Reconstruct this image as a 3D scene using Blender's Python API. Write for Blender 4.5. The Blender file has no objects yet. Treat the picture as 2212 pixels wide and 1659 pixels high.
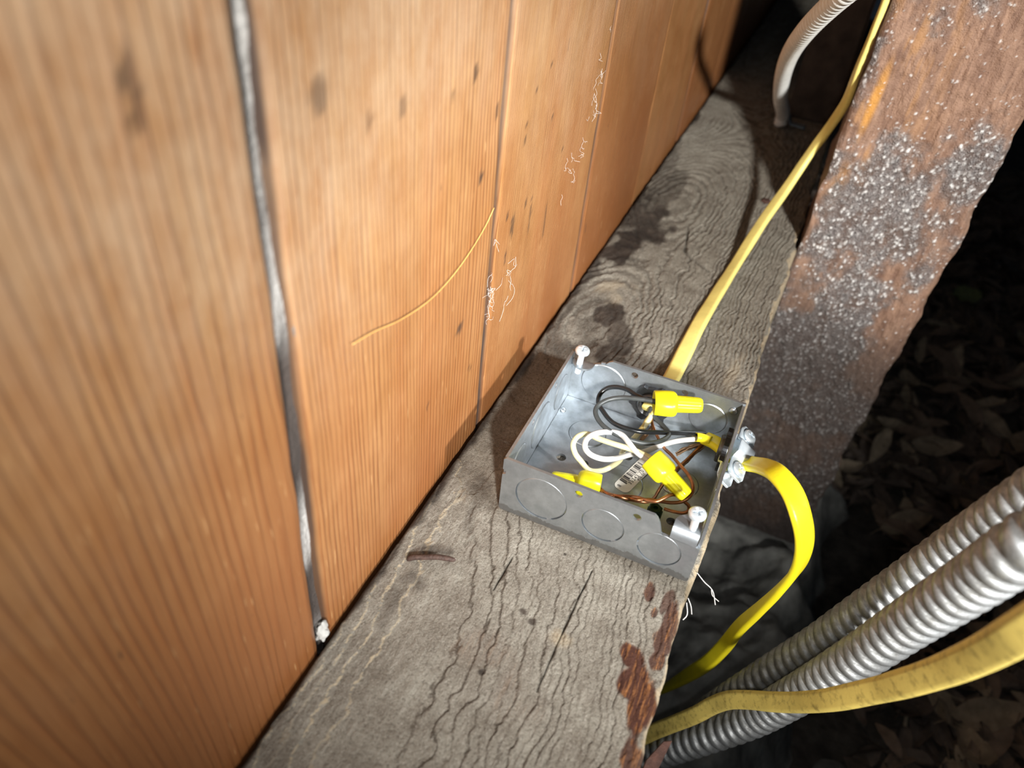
import bpy, bmesh, math, random
import numpy as np
from mathutils import Vector, Matrix

random.seed(7)
RNG = np.random.RandomState(11)
SC = bpy.context.scene
COL = SC.collection

# ------------------------------------------------------------------ camera
cam_d = bpy.data.cameras.new('camera')
cam = bpy.data.objects.new('camera', cam_d)
COL.objects.link(cam)
cam_d.sensor_fit = 'HORIZONTAL'
cam_d.sensor_width = 36.0
cam_d.lens = 1700.0 / 2212.0 * 36.0
cam_d.clip_start = 0.01
R3 = Matrix(((0.91419357, -0.32043056, 0.24814184),
             (0.39543857, 0.57115811, -0.71930991),
             (0.08876066, 0.75571335, 0.64885968)))
cam.matrix_world = Matrix.Translation((0, 0, 0.316)) @ R3.to_4x4()
cam_d.dof.use_dof = True
cam_d.dof.focus_distance = 0.43
cam_d.dof.aperture_fstop = cam_d.lens / 3.6
SC.camera = cam

# ------------------------------------------------------------------ light and exposure
SC.view_settings.view_transform = 'Standard'
SC.view_settings.look = 'None'
SC.view_settings.gamma = 1.0
SC.view_settings.use_curve_mapping = False
SC.view_settings.exposure = 0.0

world = bpy.data.worlds.new('crawl_space_dark')
SC.world = world
world.use_nodes = True
bg = world.node_tree.nodes['Background']
bg.inputs[0].default_value = (0.55, 0.75, 1.0, 1)
bg.inputs[1].default_value = 0.012


def spot(name, loc, target, power, size_deg, blend, radius, color):
    d = bpy.data.lights.new(name, 'SPOT')
    d.energy = power
    d.spot_size = math.radians(size_deg)
    d.spot_blend = blend
    d.shadow_soft_size = radius
    d.color = color
    o = bpy.data.objects.new(name, d)
    COL.objects.link(o)
    o.location = loc
    o.rotation_euler = (Vector(target) - Vector(loc)).to_track_quat('-Z', 'Y').to_euler()
    return o


# hand torch held behind and to the right of the camera
spot('torch', (0.70, -1.15, 0.95), (-0.03, 0.44, 0.16), 370, 26, 1.0, 0.06, (1.0, 0.985, 0.95))
# second lamp held close by on the right, aimed across the box at the boards
spot('work_light', (0.55, 0.0, 0.44), (-0.10, 0.29, 0.06), 44, 33, 1.0, 0.02, (0.97, 0.985, 1.0))
# the phone's own small flash beside the lens
spot('phone_flash', (0.012, -0.012, 0.318), (-0.02, 0.36, 0.0), 1.0, 95, 0.8, 0.004, (0.95, 0.98, 1.0))


# ------------------------------------------------------------------ numpy helpers
def vnoise(x, y, seed=0):
    x = np.asarray(x, float); y = np.asarray(y, float)
    xi = np.floor(x).astype(np.int64); yi = np.floor(y).astype(np.int64)
    fx = x - xi; fy = y - yi
    fx = fx * fx * fx * (fx * (fx * 6 - 15) + 10); fy = fy * fy * fy * (fy * (fy * 6 - 15) + 10)

    def h(a, b):
        n = (a * 374761393 + b * 668265263 + seed * 1442695041) & 0x7fffffff
        n = ((n ^ (n >> 13)) * 1274126177) & 0x7fffffff
        return ((n ^ (n >> 16)) & 0xffff) / 32767.5 - 1.0
    a = h(xi, yi); b = h(xi + 1, yi); c = h(xi, yi + 1); d = h(xi + 1, yi + 1)
    return (a * (1 - fx) + b * fx) * (1 - fy) + (c * (1 - fx) + d * fx) * fy


def fbm(x, y, seed=0, octs=4, gain=0.5):
    s = 0; a = 1.0
    for i in range(octs):
        s = s + a * vnoise(x * 2 ** i, y * 2 ** i, seed + i * 17)
        a *= gain
    return s


def smooth(a, b, x):
    t = np.clip((x - a) / (b - a), 0, 1)
    return t * t * (3 - 2 * t)


# ------------------------------------------------------------------ object helpers
WORLD_LOC = {}


def link(o, parent, loc):
    COL.objects.link(o)
    if parent is not None:
        o.parent = parent
        o.location = Vector(loc) - WORLD_LOC[parent.name]
    else:
        o.location = loc
    WORLD_LOC[o.name] = Vector(loc)
    return o


def put(name, verts, faces, mat, parent=None, smooth_shade=True, attrs=None, origin=None):
    """Mesh object from world-space verts; origin at its middle (or as given)."""
    V = np.asarray(verts, dtype=np.float64).reshape(-1, 3)
    if origin is None:
        origin = (V.min(0) + V.max(0)) / 2
    L = np.asarray(origin, float)
    me = bpy.data.meshes.new(name)
    if isinstance(faces, np.ndarray):
        k = faces.shape[1]
        me.vertices.add(len(V)); me.vertices.foreach_set('co', (V - L).astype(np.float32).ravel())
        me.loops.add(faces.size); me.loops.foreach_set('vertex_index', faces.astype(np.int32).ravel())
        me.polygons.add(len(faces))
        me.polygons.foreach_set('loop_start', np.arange(0, faces.size, k, dtype=np.int32))
        me.polygons.foreach_set('loop_total', np.full(len(faces), k, dtype=np.int32))
        me.update(calc_edges=True)
    else:
        me.from_pydata((V - L).tolist(), [], [tuple(f) for f in faces])
    me.validate()
    if smooth_shade:
        me.polygons.foreach_set('use_smooth', np.ones(len(me.polygons), dtype=bool))
    for k, a in (attrs or {}).items():
        at = me.attributes.new(k, 'FLOAT', 'POINT')
        at.data.foreach_set('value', np.asarray(a, np.float32).ravel())
    mats = mat if isinstance(mat, (list, tuple)) else [mat]
    for m in mats:
        me.materials.append(m)
    o = bpy.data.objects.new(name, me)
    return link(o, parent, L)


def from_bm(name, bm, mat, parent=None, smooth_angle=40, origin=None):
    bmesh.ops.recalc_face_normals(bm, faces=bm.faces)
    co = np.array([v.co[:] for v in bm.verts])
    L = (co.min(0) + co.max(0)) / 2 if origin is None else np.array(origin)
    for v in bm.verts:
        v.co -= Vector(L)
    ang = math.radians(smooth_angle)
    for f in bm.faces:
        f.smooth = True
    for e in bm.edges:
        if len(e.link_faces) != 2 or e.calc_face_angle(0) > ang:
            e.smooth = False
    me = bpy.data.meshes.new(name)
    bm.to_mesh(me); bm.free()
    me.materials.append(mat)
    o = bpy.data.objects.new(name, me)
    return link(o, parent, L)


def thing(name, loc, label, cat, group=None):
    o = bpy.data.objects.new(name, None)
    o.empty_display_size = 0.01
    link(o, None, loc)
    return tag(o, label, cat, group)


def tag(o, label, cat, group=None):
    o['label'] = label; o['category'] = cat
    if group:
        o['group'] = group
    return o


def catmull(P, n):
    P = np.asarray(P, float)
    k = len(P)
    d = np.r_[0, np.cumsum(np.maximum(np.linalg.norm(np.diff(P[:, :3], axis=0), axis=1), 1e-6) ** 0.5)]
    out = []
    Pe = np.vstack([2 * P[0] - P[1], P, 2 * P[-1] - P[-2]])
    te = np.r_[-d[1], d, 2 * d[-1] - d[-2]]
    ts = np.linspace(0, d[-1], n)
    for t in ts:
        i = min(max(np.searchsorted(d, t, 'right') - 1, 0), k - 2)
        p0, p1, p2, p3 = Pe[i:i + 4]; t0, t1, t2, t3 = te[i:i + 4]
        a1 = (t1 - t) / (t1 - t0) * p0 + (t - t0) / (t1 - t0) * p1
        a2 = (t2 - t) / (t2 - t1) * p1 + (t - t1) / (t2 - t1) * p2
        a3 = (t3 - t) / (t3 - t2) * p2 + (t - t2) / (t3 - t2) * p3
        b1 = (t2 - t) / (t2 - t0) * a1 + (t - t0) / (t2 - t0) * a2
        b2 = (t3 - t) / (t3 - t1) * a2 + (t - t1) / (t3 - t1) * a3
        out.append((t2 - t) / (t2 - t1) * b1 + (t - t1) / (t2 - t1) * b2)
    return np.array(out)


def resample(C, step):
    s = np.r_[0, np.cumsum(np.linalg.norm(np.diff(C[:, :3], axis=0), axis=1))]
    n = max(int(s[-1] / step), 4) + 1
    t = np.linspace(0, s[-1], n)
    return np.stack([np.interp(t, s, C[:, j]) for j in range(C.shape[1])], 1), t


def unit(a):
    return a / np.maximum(np.linalg.norm(a, axis=-1, keepdims=True), 1e-12)


def frames(C, hint=None):
    T = unit(np.gradient(C, axis=0))
    n = len(C)
    W = np.zeros_like(C)
    if hint is not None:
        hint = np.broadcast_to(np.asarray(hint, float), C.shape)
        W = unit(hint - (hint * T).sum(1, keepdims=True) * T)
    else:
        a = np.array([0, 0, 1.0]) if abs(T[0][2]) < 0.9 else np.array([1.0, 0, 0])
        w = a - a.dot(T[0]) * T[0]
        for i in range(n):
            w = w - w.dot(T[i]) * T[i]; w = w / np.linalg.norm(w); W[i] = w
    return T, W, np.cross(T, W)


def loft(C, W, N, prof, close=True):
    """prof: (n, m, 2) or (m, 2) section points; returns verts, faces with end caps."""
    n = len(C)
    prof = np.asarray(prof, float)
    if prof.ndim == 2:
        prof = np.broadcast_to(prof, (n,) + prof.shape)
    m = prof.shape[1]
    V = C[:, None, :] + prof[:, :, :1] * W[:, None, :] + prof[:, :, 1:2] * N[:, None, :]
    V = V.reshape(-1, 3)
    i, j = np.meshgrid(np.arange(n - 1), np.arange(m), indexing='ij')
    j2 = (j + 1) % m
    F = np.stack([i * m + j, i * m + j2, (i + 1) * m + j2, (i + 1) * m + j], -1).reshape(-1, 4)
    F = F.tolist()
    if close:
        F.append(list(range(m - 1, -1, -1)))
        F.append([(n - 1) * m + q for q in range(m)])
    return V, F


def circ(r, m=10):
    a = np.linspace(0, 2 * np.pi, m, endpoint=False)
    return np.stack([np.cos(a) * r, np.sin(a) * r], 1)


def flat_prof(w, h, m=6):
    """rounded oblong section of a flat sheathed cable"""
    out = []
    r = h / 2 * 0.95; hw = w / 2 - r; hh = h / 2 - r
    for cx, cy, a0 in ((hw, hh, 0), (-hw, hh, 90), (-hw, -hh, 180), (hw, -hh, 270)):
        for k in range(m + 1):
            a = math.radians(a0 + 90 * k / m)
            out.append((cx + r * math.cos(a), cy + r * math.sin(a)))
    return np.array(out)


def wire(name, pts, r, mat, parent, step=0.0008, m=10):
    C = catmull(pts, len(pts) * 14)
    C, s = resample(C, step)
    T, W, N = frames(C)
    V, F = loft(C, W, N, circ(r, m))
    return put(name, V, F, mat, parent)


def corrugated(name, pts, R, pitch, depth, mat, parent=None, m=28, per=8, hand=1.0, fold=True):
    C = catmull(pts, len(pts) * 20)
    C, s = resample(C, pitch / per)
    T, W, N = frames(C)
    a = np.linspace(0, 2 * np.pi, m, endpoint=False)
    ph = (s[:, None] / pitch + hand * a[None, :] / (2 * np.pi)) % 1.0
    if fold:      # overlapping interlocked strip: round shoulder, sharp drop
        prof = np.where(ph < 0.8, np.sin(np.pi * (ph / 0.8) ** 0.7) ** 0.6, 0.0)
    else:
        prof = 0.5 - 0.5 * np.cos(2 * np.pi * ph)
    rr = R - depth + depth * prof
    P = np.stack([np.cos(a)[None] * rr, np.sin(a)[None] * rr], -1)
    V, F = loft(C, W, N, P)
    return put(name, V, F, mat, parent)


def lathe(profile, c, axis, seg=24, mod=None):
    axis = unit(np.asarray(axis, float))
    a = np.array([0, 0, 1.0]) if abs(axis[2]) < 0.9 else np.array([1.0, 0, 0])
    u = unit(np.cross(a, axis)); v = np.cross(axis, u)
    th = np.linspace(0, 2 * np.pi, seg, endpoint=False)
    V = []
    for r, s in profile:
        for t in th:
            V.append(np.asarray(c) + axis * s + r * (u * math.cos(t) + v * math.sin(t)))
    F = []
    for i in range(len(profile) - 1):
        for j in range(seg):
            k = (j + 1) % seg
            F.append((i * seg + j, i * seg + k, (i + 1) * seg + k, (i + 1) * seg + j))
    F.append(tuple(range(seg - 1, -1, -1)))
    F.append(tuple((len(profile) - 1) * seg + j for j in range(seg)))
    return np.array(V), F


def sheet(bm, outer, holes, fn, t):
    """flat plate with holes; fn(a, b, depth) gives world position."""
    loops = [outer] + holes
    rings = []
    es = []
    for lp in loops:
        vs = [bm.verts.new(fn(a, b, 0.0)) for a, b in lp]
        rings.append(vs)
        es += [bm.edges.new((vs[i], vs[(i + 1) % len(vs)])) for i in range(len(vs))]
    r = bmesh.ops.triangle_fill(bm, edges=es, use_beauty=True, use_dissolve=False)
    fs = [g for g in r['geom'] if isinstance(g, bmesh.types.BMFace)]
    mp = {}
    for lp, vs in zip(loops, rings):
        for (a, b), v in zip(lp, vs):
            mp[v] = bm.verts.new(fn(a, b, t))
    for f in fs:
        bm.faces.new([mp[v] for v in reversed(f.verts)])
    for vs in rings:
        for i in range(len(vs)):
            a, b = vs[i], vs[(i + 1) % len(vs)]
            bm.faces.new((a, mp[a], mp[b], b))


def ring2(cx, cy, r, n=32):
    return [(cx + r * math.cos(2 * math.pi * k / n), cy + r * math.sin(2 * math.pi * k / n)) for k in range(n)]


# ------------------------------------------------------------------ material helpers
class NT:
    def __init__(self, name):
        self.m = bpy.data.materials.new(name)
        self.m.use_nodes = True
        self.t = self.m.node_tree
        self.b = self.t.nodes['Principled BSDF']

    def n(self, kind, **kw):
        x = self.t.nodes.new(kind)
        for k, v in kw.items():
            setattr(x, k, v)
        return x

    def l(self, a, b):
        self.t.links.new(a, b)

    def pos(self, scale=(1, 1, 1), coord='pos'):
        if coord == 'pos':
            src = self.n('ShaderNodeNewGeometry').outputs['Position']
        else:
            src = self.n('ShaderNodeTexCoord').outputs['Object']
        mp = self.n('ShaderNodeMapping')
        mp.inputs['Scale'].default_value = scale
        self.l(src, mp.inputs['Vector'])
        return mp.outputs[0]

    def noise(self, vec, scale=1.0, detail=4, rough=0.55, dist=0.0):
        x = self.n('ShaderNodeTexNoise')
        x.inputs['Scale'].default_value = scale
        x.inputs['Detail'].default_value = detail
        x.inputs['Roughness'].default_value = rough
        x.inputs['Distortion'].default_value = dist
        self.l(vec, x.inputs['Vector'])
        return x.outputs['Fac']

    def ramp(self, fac, stops):
        x = self.n('ShaderNodeValToRGB')
        e = x.color_ramp.elements
        while len(e) < len(stops):
            e.new(0.5)
        for q, (p, c) in zip(e, stops):
            q.position = p
            q.color = (c, c, c, 1) if isinstance(c, (int, float)) else tuple(c) + (1,)
        self.l(fac, x.inputs[0])
        return x.outputs[0]

    def mix(self, fac, a, b, mode='MIX'):
        x = self.n('ShaderNodeMix')
        x.data_type = 'RGBA'; x.blend_type = mode
        for s, v in ((0, fac), (6, a), (7, b)):
            if isinstance(v, (int, float)):
                x.inputs[s].default_value = v if s == 0 else (v, v, v, 1)
            elif isinstance(v, tuple):
                x.inputs[s].default_value = v + (1,)
            else:
                self.l(v, x.inputs[s])
        return x.outputs[2]

    def math(self, op, a, b=0.0, clamp=False):
        x = self.n('ShaderNodeMath', operation=op)
        x.use_clamp = clamp
        for s, v in ((0, a), (1, b)):
            if isinstance(v, (int, float)):
                x.inputs[s].default_value = v
            else:
                self.l(v, x.inputs[s])
        return x.outputs[0]

    def attr(self, name):
        x = self.n('ShaderNodeAttribute', attribute_name=name)
        return x.outputs['Fac']

    def bump(self, h, dist, strength=1.0):
        x = self.n('ShaderNodeBump')
        x.inputs['Strength'].default_value = strength
        x.inputs['Distance'].default_value = dist
        self.l(h, x.inputs['Height'])
        self.l(x.outputs[0], self.b.inputs['Normal'])
        return x

    def set(self, **kw):
        for k, v in kw.items():
            s = self.b.inputs[{'color': 'Base Color', 'rough': 'Roughness', 'metal': 'Metallic', 'spec': 'Specular IOR Level',
                               'coat': 'Coat Weight', 'coatr': 'Coat Roughness', 'trans': 'Transmission Weight', 'sss': 'Subsurface Weight'}[k]]
            if isinstance(v, (int, float)):
                s.default_value = v
            elif isinstance(v, tuple):
                s.default_value = v + (1,)
            else:
                self.l(v, s)
        return self.m


def mat_plain(name, col, rough=0.5, metal=0.0, var=0.15, scale=300, bump=0.0, spec=0.5):
    k = NT(name)
    nz = k.noise(k.pos(), scale, 3)
    c = k.mix(k.ramp(nz, [(0.3, 0.0), (0.7, 1.0)]), tuple(x * (1 - var) for x in col), tuple(min(x * (1 + var), 1) for x in col))
    k.set(color=c, rough=rough, metal=metal, spec=spec)
    if bump:
        k.bump(nz, bump)
    return k.m


def mat_boards():
    """old varnished fir boards; 'grain' runs across each board, warped by its own arches"""
    k = NT('varnished_fir')
    g = k.attr('grain'); tone = k.attr('tone'); dirt = k.attr('dirt')
    z = k.n('ShaderNodeSeparateXYZ'); k.l(k.n('ShaderNodeNewGeometry').outputs['Position'], z.inputs[0])

    def gv(fg, fz):
        c = k.n('ShaderNodeCombineXYZ')
        k.l(k.math('MULTIPLY', g, fg), c.inputs[0])
        k.l(k.math('MULTIPLY', z.outputs[2], fz), c.inputs[1])
        return c.outputs[0]
    n2 = k.noise(gv(1100, 40), 1.0, 2, 0.6)         # fine fibres
    n3 = k.noise(gv(45, 3), 1.0, 3, 0.5)            # broad bands
    n4 = k.noise(k.pos(), 28, 4, 0.6)               # worn varnish
    n5 = k.noise(gv(150, 14), 1.0, 3, 0.6)
    fq = k.attr('freq')
    ph = k.math('ADD', k.math('MULTIPLY', g, fq), k.math('MULTIPLY', k.math('ADD', n3, k.math('MULTIPLY', n5, 0.35)), 2.2))
    n1 = k.math('FRACT', ph)                        # annual rings: pale early wood ending in a dark late-wood line
    late = k.ramp(n1, [(0.0, 0.45), (0.10, 0.0), (0.50, 0.06), (0.80, 0.7), (0.93, 1.0), (1.0, 0.45)])
    late = k.math('MULTIPLY', late, k.ramp(n5, [(0.32, 0.35), (0.6, 1.0)]))
    base = k.mix(k.ramp(n4, [(0.3, 0.0), (0.7, 1.0)]), (0.37, 0.178, 0.062), (0.48, 0.258, 0.104))
    base = k.mix(k.math('MULTIPLY', late, 0.85), base, (0.13, 0.038, 0.013))
    base = k.mix(k.math('MULTIPLY', k.ramp(n2, [(0.52, 0.0), (0.66, 1.0)]), 0.4), base, (0.24, 0.09, 0.028))
    base = k.mix(k.math('MULTIPLY', k.ramp(n3, [(0.42, 0.0), (0.7, 1.0)]), 0.4), base, (0.36, 0.13, 0.042))
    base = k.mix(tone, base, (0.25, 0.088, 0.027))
    fl = k.noise(gv(700, 60), 1.0, 1)
    base = k.mix(k.math('MULTIPLY', k.ramp(fl, [(0.70, 0.0), (0.76, 1.0)]), 0.4), base, (0.66, 0.40, 0.18))
    sp = k.noise(gv(260, 55), 1.0, 2)
    base = k.mix(k.math('MULTIPLY', k.ramp(sp, [(0.73, 0.0), (0.78, 1.0)]), 0.85), base, (0.06, 0.03, 0.02))
    base = k.mix(k.math('MULTIPLY', k.attr('top_sheen'), k.ramp(k.noise(k.pos((1, 1, 0.6)), 70, 5, 0.65), [(0.3, 0.25), (0.65, 1.0)])), base, (0.62, 0.46, 0.31))
    base = k.mix(dirt, base, (0.05, 0.032, 0.024))
    rg = k.ramp(n4, [(0.3, 0.36), (0.7, 0.55)])
    k.set(color=base, rough=rg, spec=0.45)
    k.bump(k.math('ADD', k.math('MULTIPLY', late, 0.6), k.math('MULTIPLY', n2, 0.5)), 0.0006, 0.6)
    return k.m


def mat_sill():
    k = NT('weathered_grey_timber')
    st = k.attr('stain'); rd = k.attr('red'); ed = k.attr('pale'); rh = k.attr('ridge')
    n1 = k.noise(k.pos(), 55, 5, 0.65)
    n2 = k.noise(k.pos((1, 0.75, 1)), 760, 5, 0.75)
    n3 = k.noise(k.pos((1, 0.3, 1)), 330, 4, 0.65)
    c = k.mix(k.ramp(n1, [(0.3, 0.0), (0.7, 1.0)]), (0.205, 0.175, 0.138), (0.37, 0.34, 0.28))
    c = k.mix(k.math('MULTIPLY', k.ramp(n2, [(0.36, 1.0), (0.5, 0.0)]), 0.7), c, (0.12, 0.10, 0.075))
    c = k.mix(k.math('MULTIPLY', k.ramp(n3, [(0.55, 0.0), (0.75, 1.0)]), 0.5), c, (0.50, 0.46, 0.39))
    c = k.mix(k.math('MULTIPLY', rh, 0.85), c, (0.07, 0.055, 0.04))
    c = k.mix(ed, c, (0.58, 0.46, 0.30))
    n6 = k.noise(k.pos((1, 0.8, 1)), 1500, 2, 0.6)
    c = k.mix(k.math('MULTIPLY', k.ramp(n6, [(0.55, 0.0), (0.68, 1.0)]), 0.45), c, (0.52, 0.48, 0.41))
    fib = k.noise(k.pos((1, 0.06, 1)), 800, 3, 0.6)
    rc = k.mix(k.ramp(fib, [(0.5, 0.0), (0.68, 1.0)]), (0.085, 0.034, 0.022), (0.36, 0.15, 0.05))
    c = k.mix(rd, c, rc)
    c = k.mix(st, c, k.mix(k.ramp(n1, [(0.4, 0.0), (0.7, 1.0)]), (0.022, 0.015, 0.012), (0.070, 0.048, 0.035)))
    k.set(color=c, rough=0.85, spec=0.2)
    k.bump(k.math('ADD', n2, k.math('MULTIPLY', n3, 0.7)), 0.0022, 1.0)
    return k.m


def mat_post():
    k = NT('rotting_brown_timber')
    wh = k.attr('white'); og = k.attr('orange'); dk = k.attr('dark')
    n1 = k.noise(k.pos((1, 1, 0.25)), 160, 5, 0.6)
    n2 = k.noise(k.pos(), 900, 3, 0.6)
    n3 = k.noise(k.pos((1, 1, 0.12)), 420, 4, 0.65)
    c = k.mix(k.ramp(n1, [(0.3, 0.0), (0.7, 1.0)]), (0.16, 0.084, 0.054), (0.34, 0.205, 0.135))
    c = k.mix(k.math('MULTIPLY', k.ramp(n3, [(0.5, 0.0), (0.7, 1.0)]), 0.55), c, (0.09, 0.04, 0.025))
    c = k.mix(og, c, (0.55, 0.26, 0.05))
    n4 = k.noise(k.pos((1, 1, 0.6)), 75, 5, 0.7)
    gc = k.mix(k.ramp(n2, [(0.35, 0.0), (0.65, 1.0)]), (0.035, 0.032, 0.034), (0.24, 0.225, 0.22))
    gc = k.mix(k.ramp(n4, [(0.42, 0.0), (0.62, 0.75)]), gc, (0.085, 0.05, 0.036))
    vo = k.n('ShaderNodeTexVoronoi'); vo.inputs['Scale'].default_value = 620.0; k.l(k.pos((1, 1, 0.75)), vo.inputs['Vector'])
    cells = k.ramp(vo.outputs['Distance'], [(0.05, 1.0), (0.42, 0.0)])
    gc = k.mix(k.math('MULTIPLY', cells, k.ramp(n1, [(0.35, 0.15), (0.65, 0.75)])), gc, (0.50, 0.485, 0.475))
    c = k.mix(dk, c, gc)
    c = k.mix(k.math('MULTIPLY', k.attr('low_shade'), 0.86), c, (0.035, 0.024, 0.019))  # painted shade darkens the foot of the post
    c = k.mix(wh, c, (0.74, 0.73, 0.71))
    k.set(color=c, rough=0.62, spec=0.5)
    k.bump(k.math('ADD', k.math('ADD', n2, k.math('MULTIPLY', n3, 0.6)), k.math('MULTIPLY', cells, dk)), 0.0012, 0.9)
    return k.m


def mat_zinc(name, lo, hi, rough=(0.34, 0.5), metal=0.9, dirt=False, scale=120, bump=0.00008):
    k = NT(name)
    n1 = k.noise(k.pos(), scale, 5, 0.65)
    n2 = k.noise(k.pos((1, 1, 1)), 900, 2)
    c = k.mix(k.ramp(n1, [(0.32, 0.0), (0.68, 1.0)]), lo, hi)
    r = k.ramp(n1, [(0.3, rough[1]), (0.7, rough[0])])
    if dirt:
        z = k.n('ShaderNodeSeparateXYZ'); k.l(k.n('ShaderNodeNewGeometry').outputs['Position'], z.inputs[0])
        nd = k.noise(k.pos((1, 1, 0.3)), 130, 5, 0.7)
        h = k.math('ADD', z.outputs[2], k.math('MULTIPLY', k.math('SUBTRACT', nd, 0.5), 0.010))
        f = k.n('ShaderNodeMapRange'); k.l(h, f.inputs[0])
        f.inputs[1].default_value = 0.0046; f.inputs[2].default_value = 0.0040
        # only the outside of the near face carries the water line
        gy = k.n('ShaderNodeMapRange'); k.l(z.outputs[1], gy.inputs[0])
        gy.inputs[1].default_value = 0.2564; gy.inputs[2].default_value = 0.2560
        ff = k.math('MULTIPLY', f.outputs[0], gy.outputs[0])
        c = k.mix(k.math('MULTIPLY', ff, 0.5), c, (0.14, 0.12, 0.10))
    k.set(color=c, rough=r, metal=metal, spec=0.5)
    k.bump(n2, bump, 0.35)
    return k.m


def mat_jacket(name, col, dirt=0.0, rough=0.36):
    k = NT(name)
    n1 = k.noise(k.pos(), 240, 4, 0.65)
    n2 = k.noise(k.pos(), 45, 3)
    c = k.mix(k.ramp(n2, [(0.35, 0.0), (0.65, 1.0)]), tuple(x * 0.86 for x in col), col)
    if dirt:
        c = k.mix(k.math('MULTIPLY', k.ramp(n1, [(0.5, 0.0), (0.72, 1.0)]), dirt), c, (0.10, 0.065, 0.02))
    k.set(color=c, rough=rough, spec=0.45)
    k.bump(k.noise(k.pos(), 700, 2), 0.0002, 0.35)
    return k.m


M_BOARD = mat_boards()
M_SILL = mat_sill()
M_POST = mat_post()
M_BOX = mat_zinc('galvanised_steel', (0.35, 0.375, 0.395), (0.53, 0.57, 0.605), rough=(0.3, 0.46), dirt=True, metal=0.88)
M_ZINC = mat_zinc('bright_zinc', (0.66, 0.73, 0.78), (0.84, 0.9, 0.94), rough=(0.2, 0.3), metal=0.6)
M_FLEX = mat_zinc('dull_flexible_steel', (0.17, 0.17, 0.165), (0.36, 0.37, 0.375), rough=(0.42, 0.58), metal=0.55, scale=180)
M_FLEX2 = mat_zinc('pale_armour', (0.72, 0.72, 0.68), (0.86, 0.86, 0.82), rough=(0.4, 0.5), metal=0.15)
M_DARKSTEEL = mat_zinc('dark_locknut_steel', (0.07, 0.07, 0.075), (0.15, 0.155, 0.16), rough=(0.3, 0.45), metal=0.9)
M_YELLOW = mat_jacket('yellow_sheath', (0.94, 0.79, 0.02))
M_YELLOW_OLD = mat_jacket('old_mustard_sheath', (0.76, 0.58, 0.15), dirt=0.55, rough=0.5)
M_YELLOW_TOP = mat_jacket('faded_yellow_sheath', (0.93, 0.78, 0.24), dirt=0.1, rough=0.42)
M_NUT = mat_plain('yellow_plastic', (0.78, 0.73, 0.015), 0.32, var=0.04)
M_BLACK = mat_plain('glossy_black_insulation', (0.012, 0.013, 0.014), 0.22, var=0.1)
M_GREYBLACK = mat_plain('satin_black_insulation', (0.045, 0.05, 0.05), 0.42, var=0.15)
M_WHITE = mat_plain('white_insulation', (0.60, 0.595, 0.585), 0.3, var=0.03)
M_CREAM = mat_plain('aged_cream_insulation', (0.62, 0.58, 0.34), 0.33, var=0.1, scale=90)
M_COPPER = mat_plain('dull_copper', (0.36, 0.155, 0.07), 0.36, metal=0.85, var=0.25)
M_PAPER = mat_plain('brown_kraft_paper', (0.30, 0.19, 0.11), 0.8, var=0.2, bump=0.0006)
M_TAN = mat_plain('tan_torn_sheath', (0.62, 0.45, 0.14), 0.6, var=0.25, bump=0.0004)
M_LABEL = mat_plain('white_sticker', (0.66, 0.63, 0.57), 0.6, var=0.05)
M_INK = mat_plain('black_ink', (0.02, 0.02, 0.02), 0.6)
M_GREEN = mat_plain('green_ground_screw', (0.004, 0.022, 0.008), 0.3, metal=0.4)
M_NAIL = mat_plain('rusty_nail', (0.065, 0.038, 0.029), 0.7, metal=0.2, var=0.35, scale=600, bump=0.0005)
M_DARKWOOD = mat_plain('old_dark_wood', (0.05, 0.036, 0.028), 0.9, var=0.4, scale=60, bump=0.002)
M_DUST = mat_plain('grey_dust', (0.40, 0.37, 0.33), 0.95, var=0.45, scale=140, bump=0.002)
M_PLASTER = mat_plain('plaster_crumb', (0.45, 0.44, 0.41), 0.9, var=0.15, scale=200, bump=0.001)
M_WEB = mat_plain('web_silk', (0.75, 0.73, 0.70), 0.6)
M_AMBER = mat_plain('amber_fibre', (0.78, 0.44, 0.13), 0.5)
M_SOIL = mat_plain('damp_soil', (0.08, 0.07, 0.06), 0.95, var=0.5, scale=60, bump=0.006)
M_CONC = mat_plain('rough_concrete', (0.20, 0.20, 0.185), 0.9, var=0.55, scale=38, bump=0.004)
M_LEAF = [mat_plain('dry_leaf_' + n, c, 0.7, var=0.25, scale=90, bump=0.0006) for n, c in
          (('tan', (0.42, 0.33, 0.23)), ('brown', (0.27, 0.19, 0.135)), ('dark', (0.16, 0.12, 0.095)), ('olive', (0.30, 0.31, 0.12)))]
M_CHIP = mat_plain('red_brown_wood', (0.055, 0.022, 0.014), 0.85, var=0.35, scale=300, bump=0.001)
M_STRAP = mat_plain('blue_grey_strap', (0.18, 0.24, 0.30), 0.5, metal=0.4)

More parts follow.
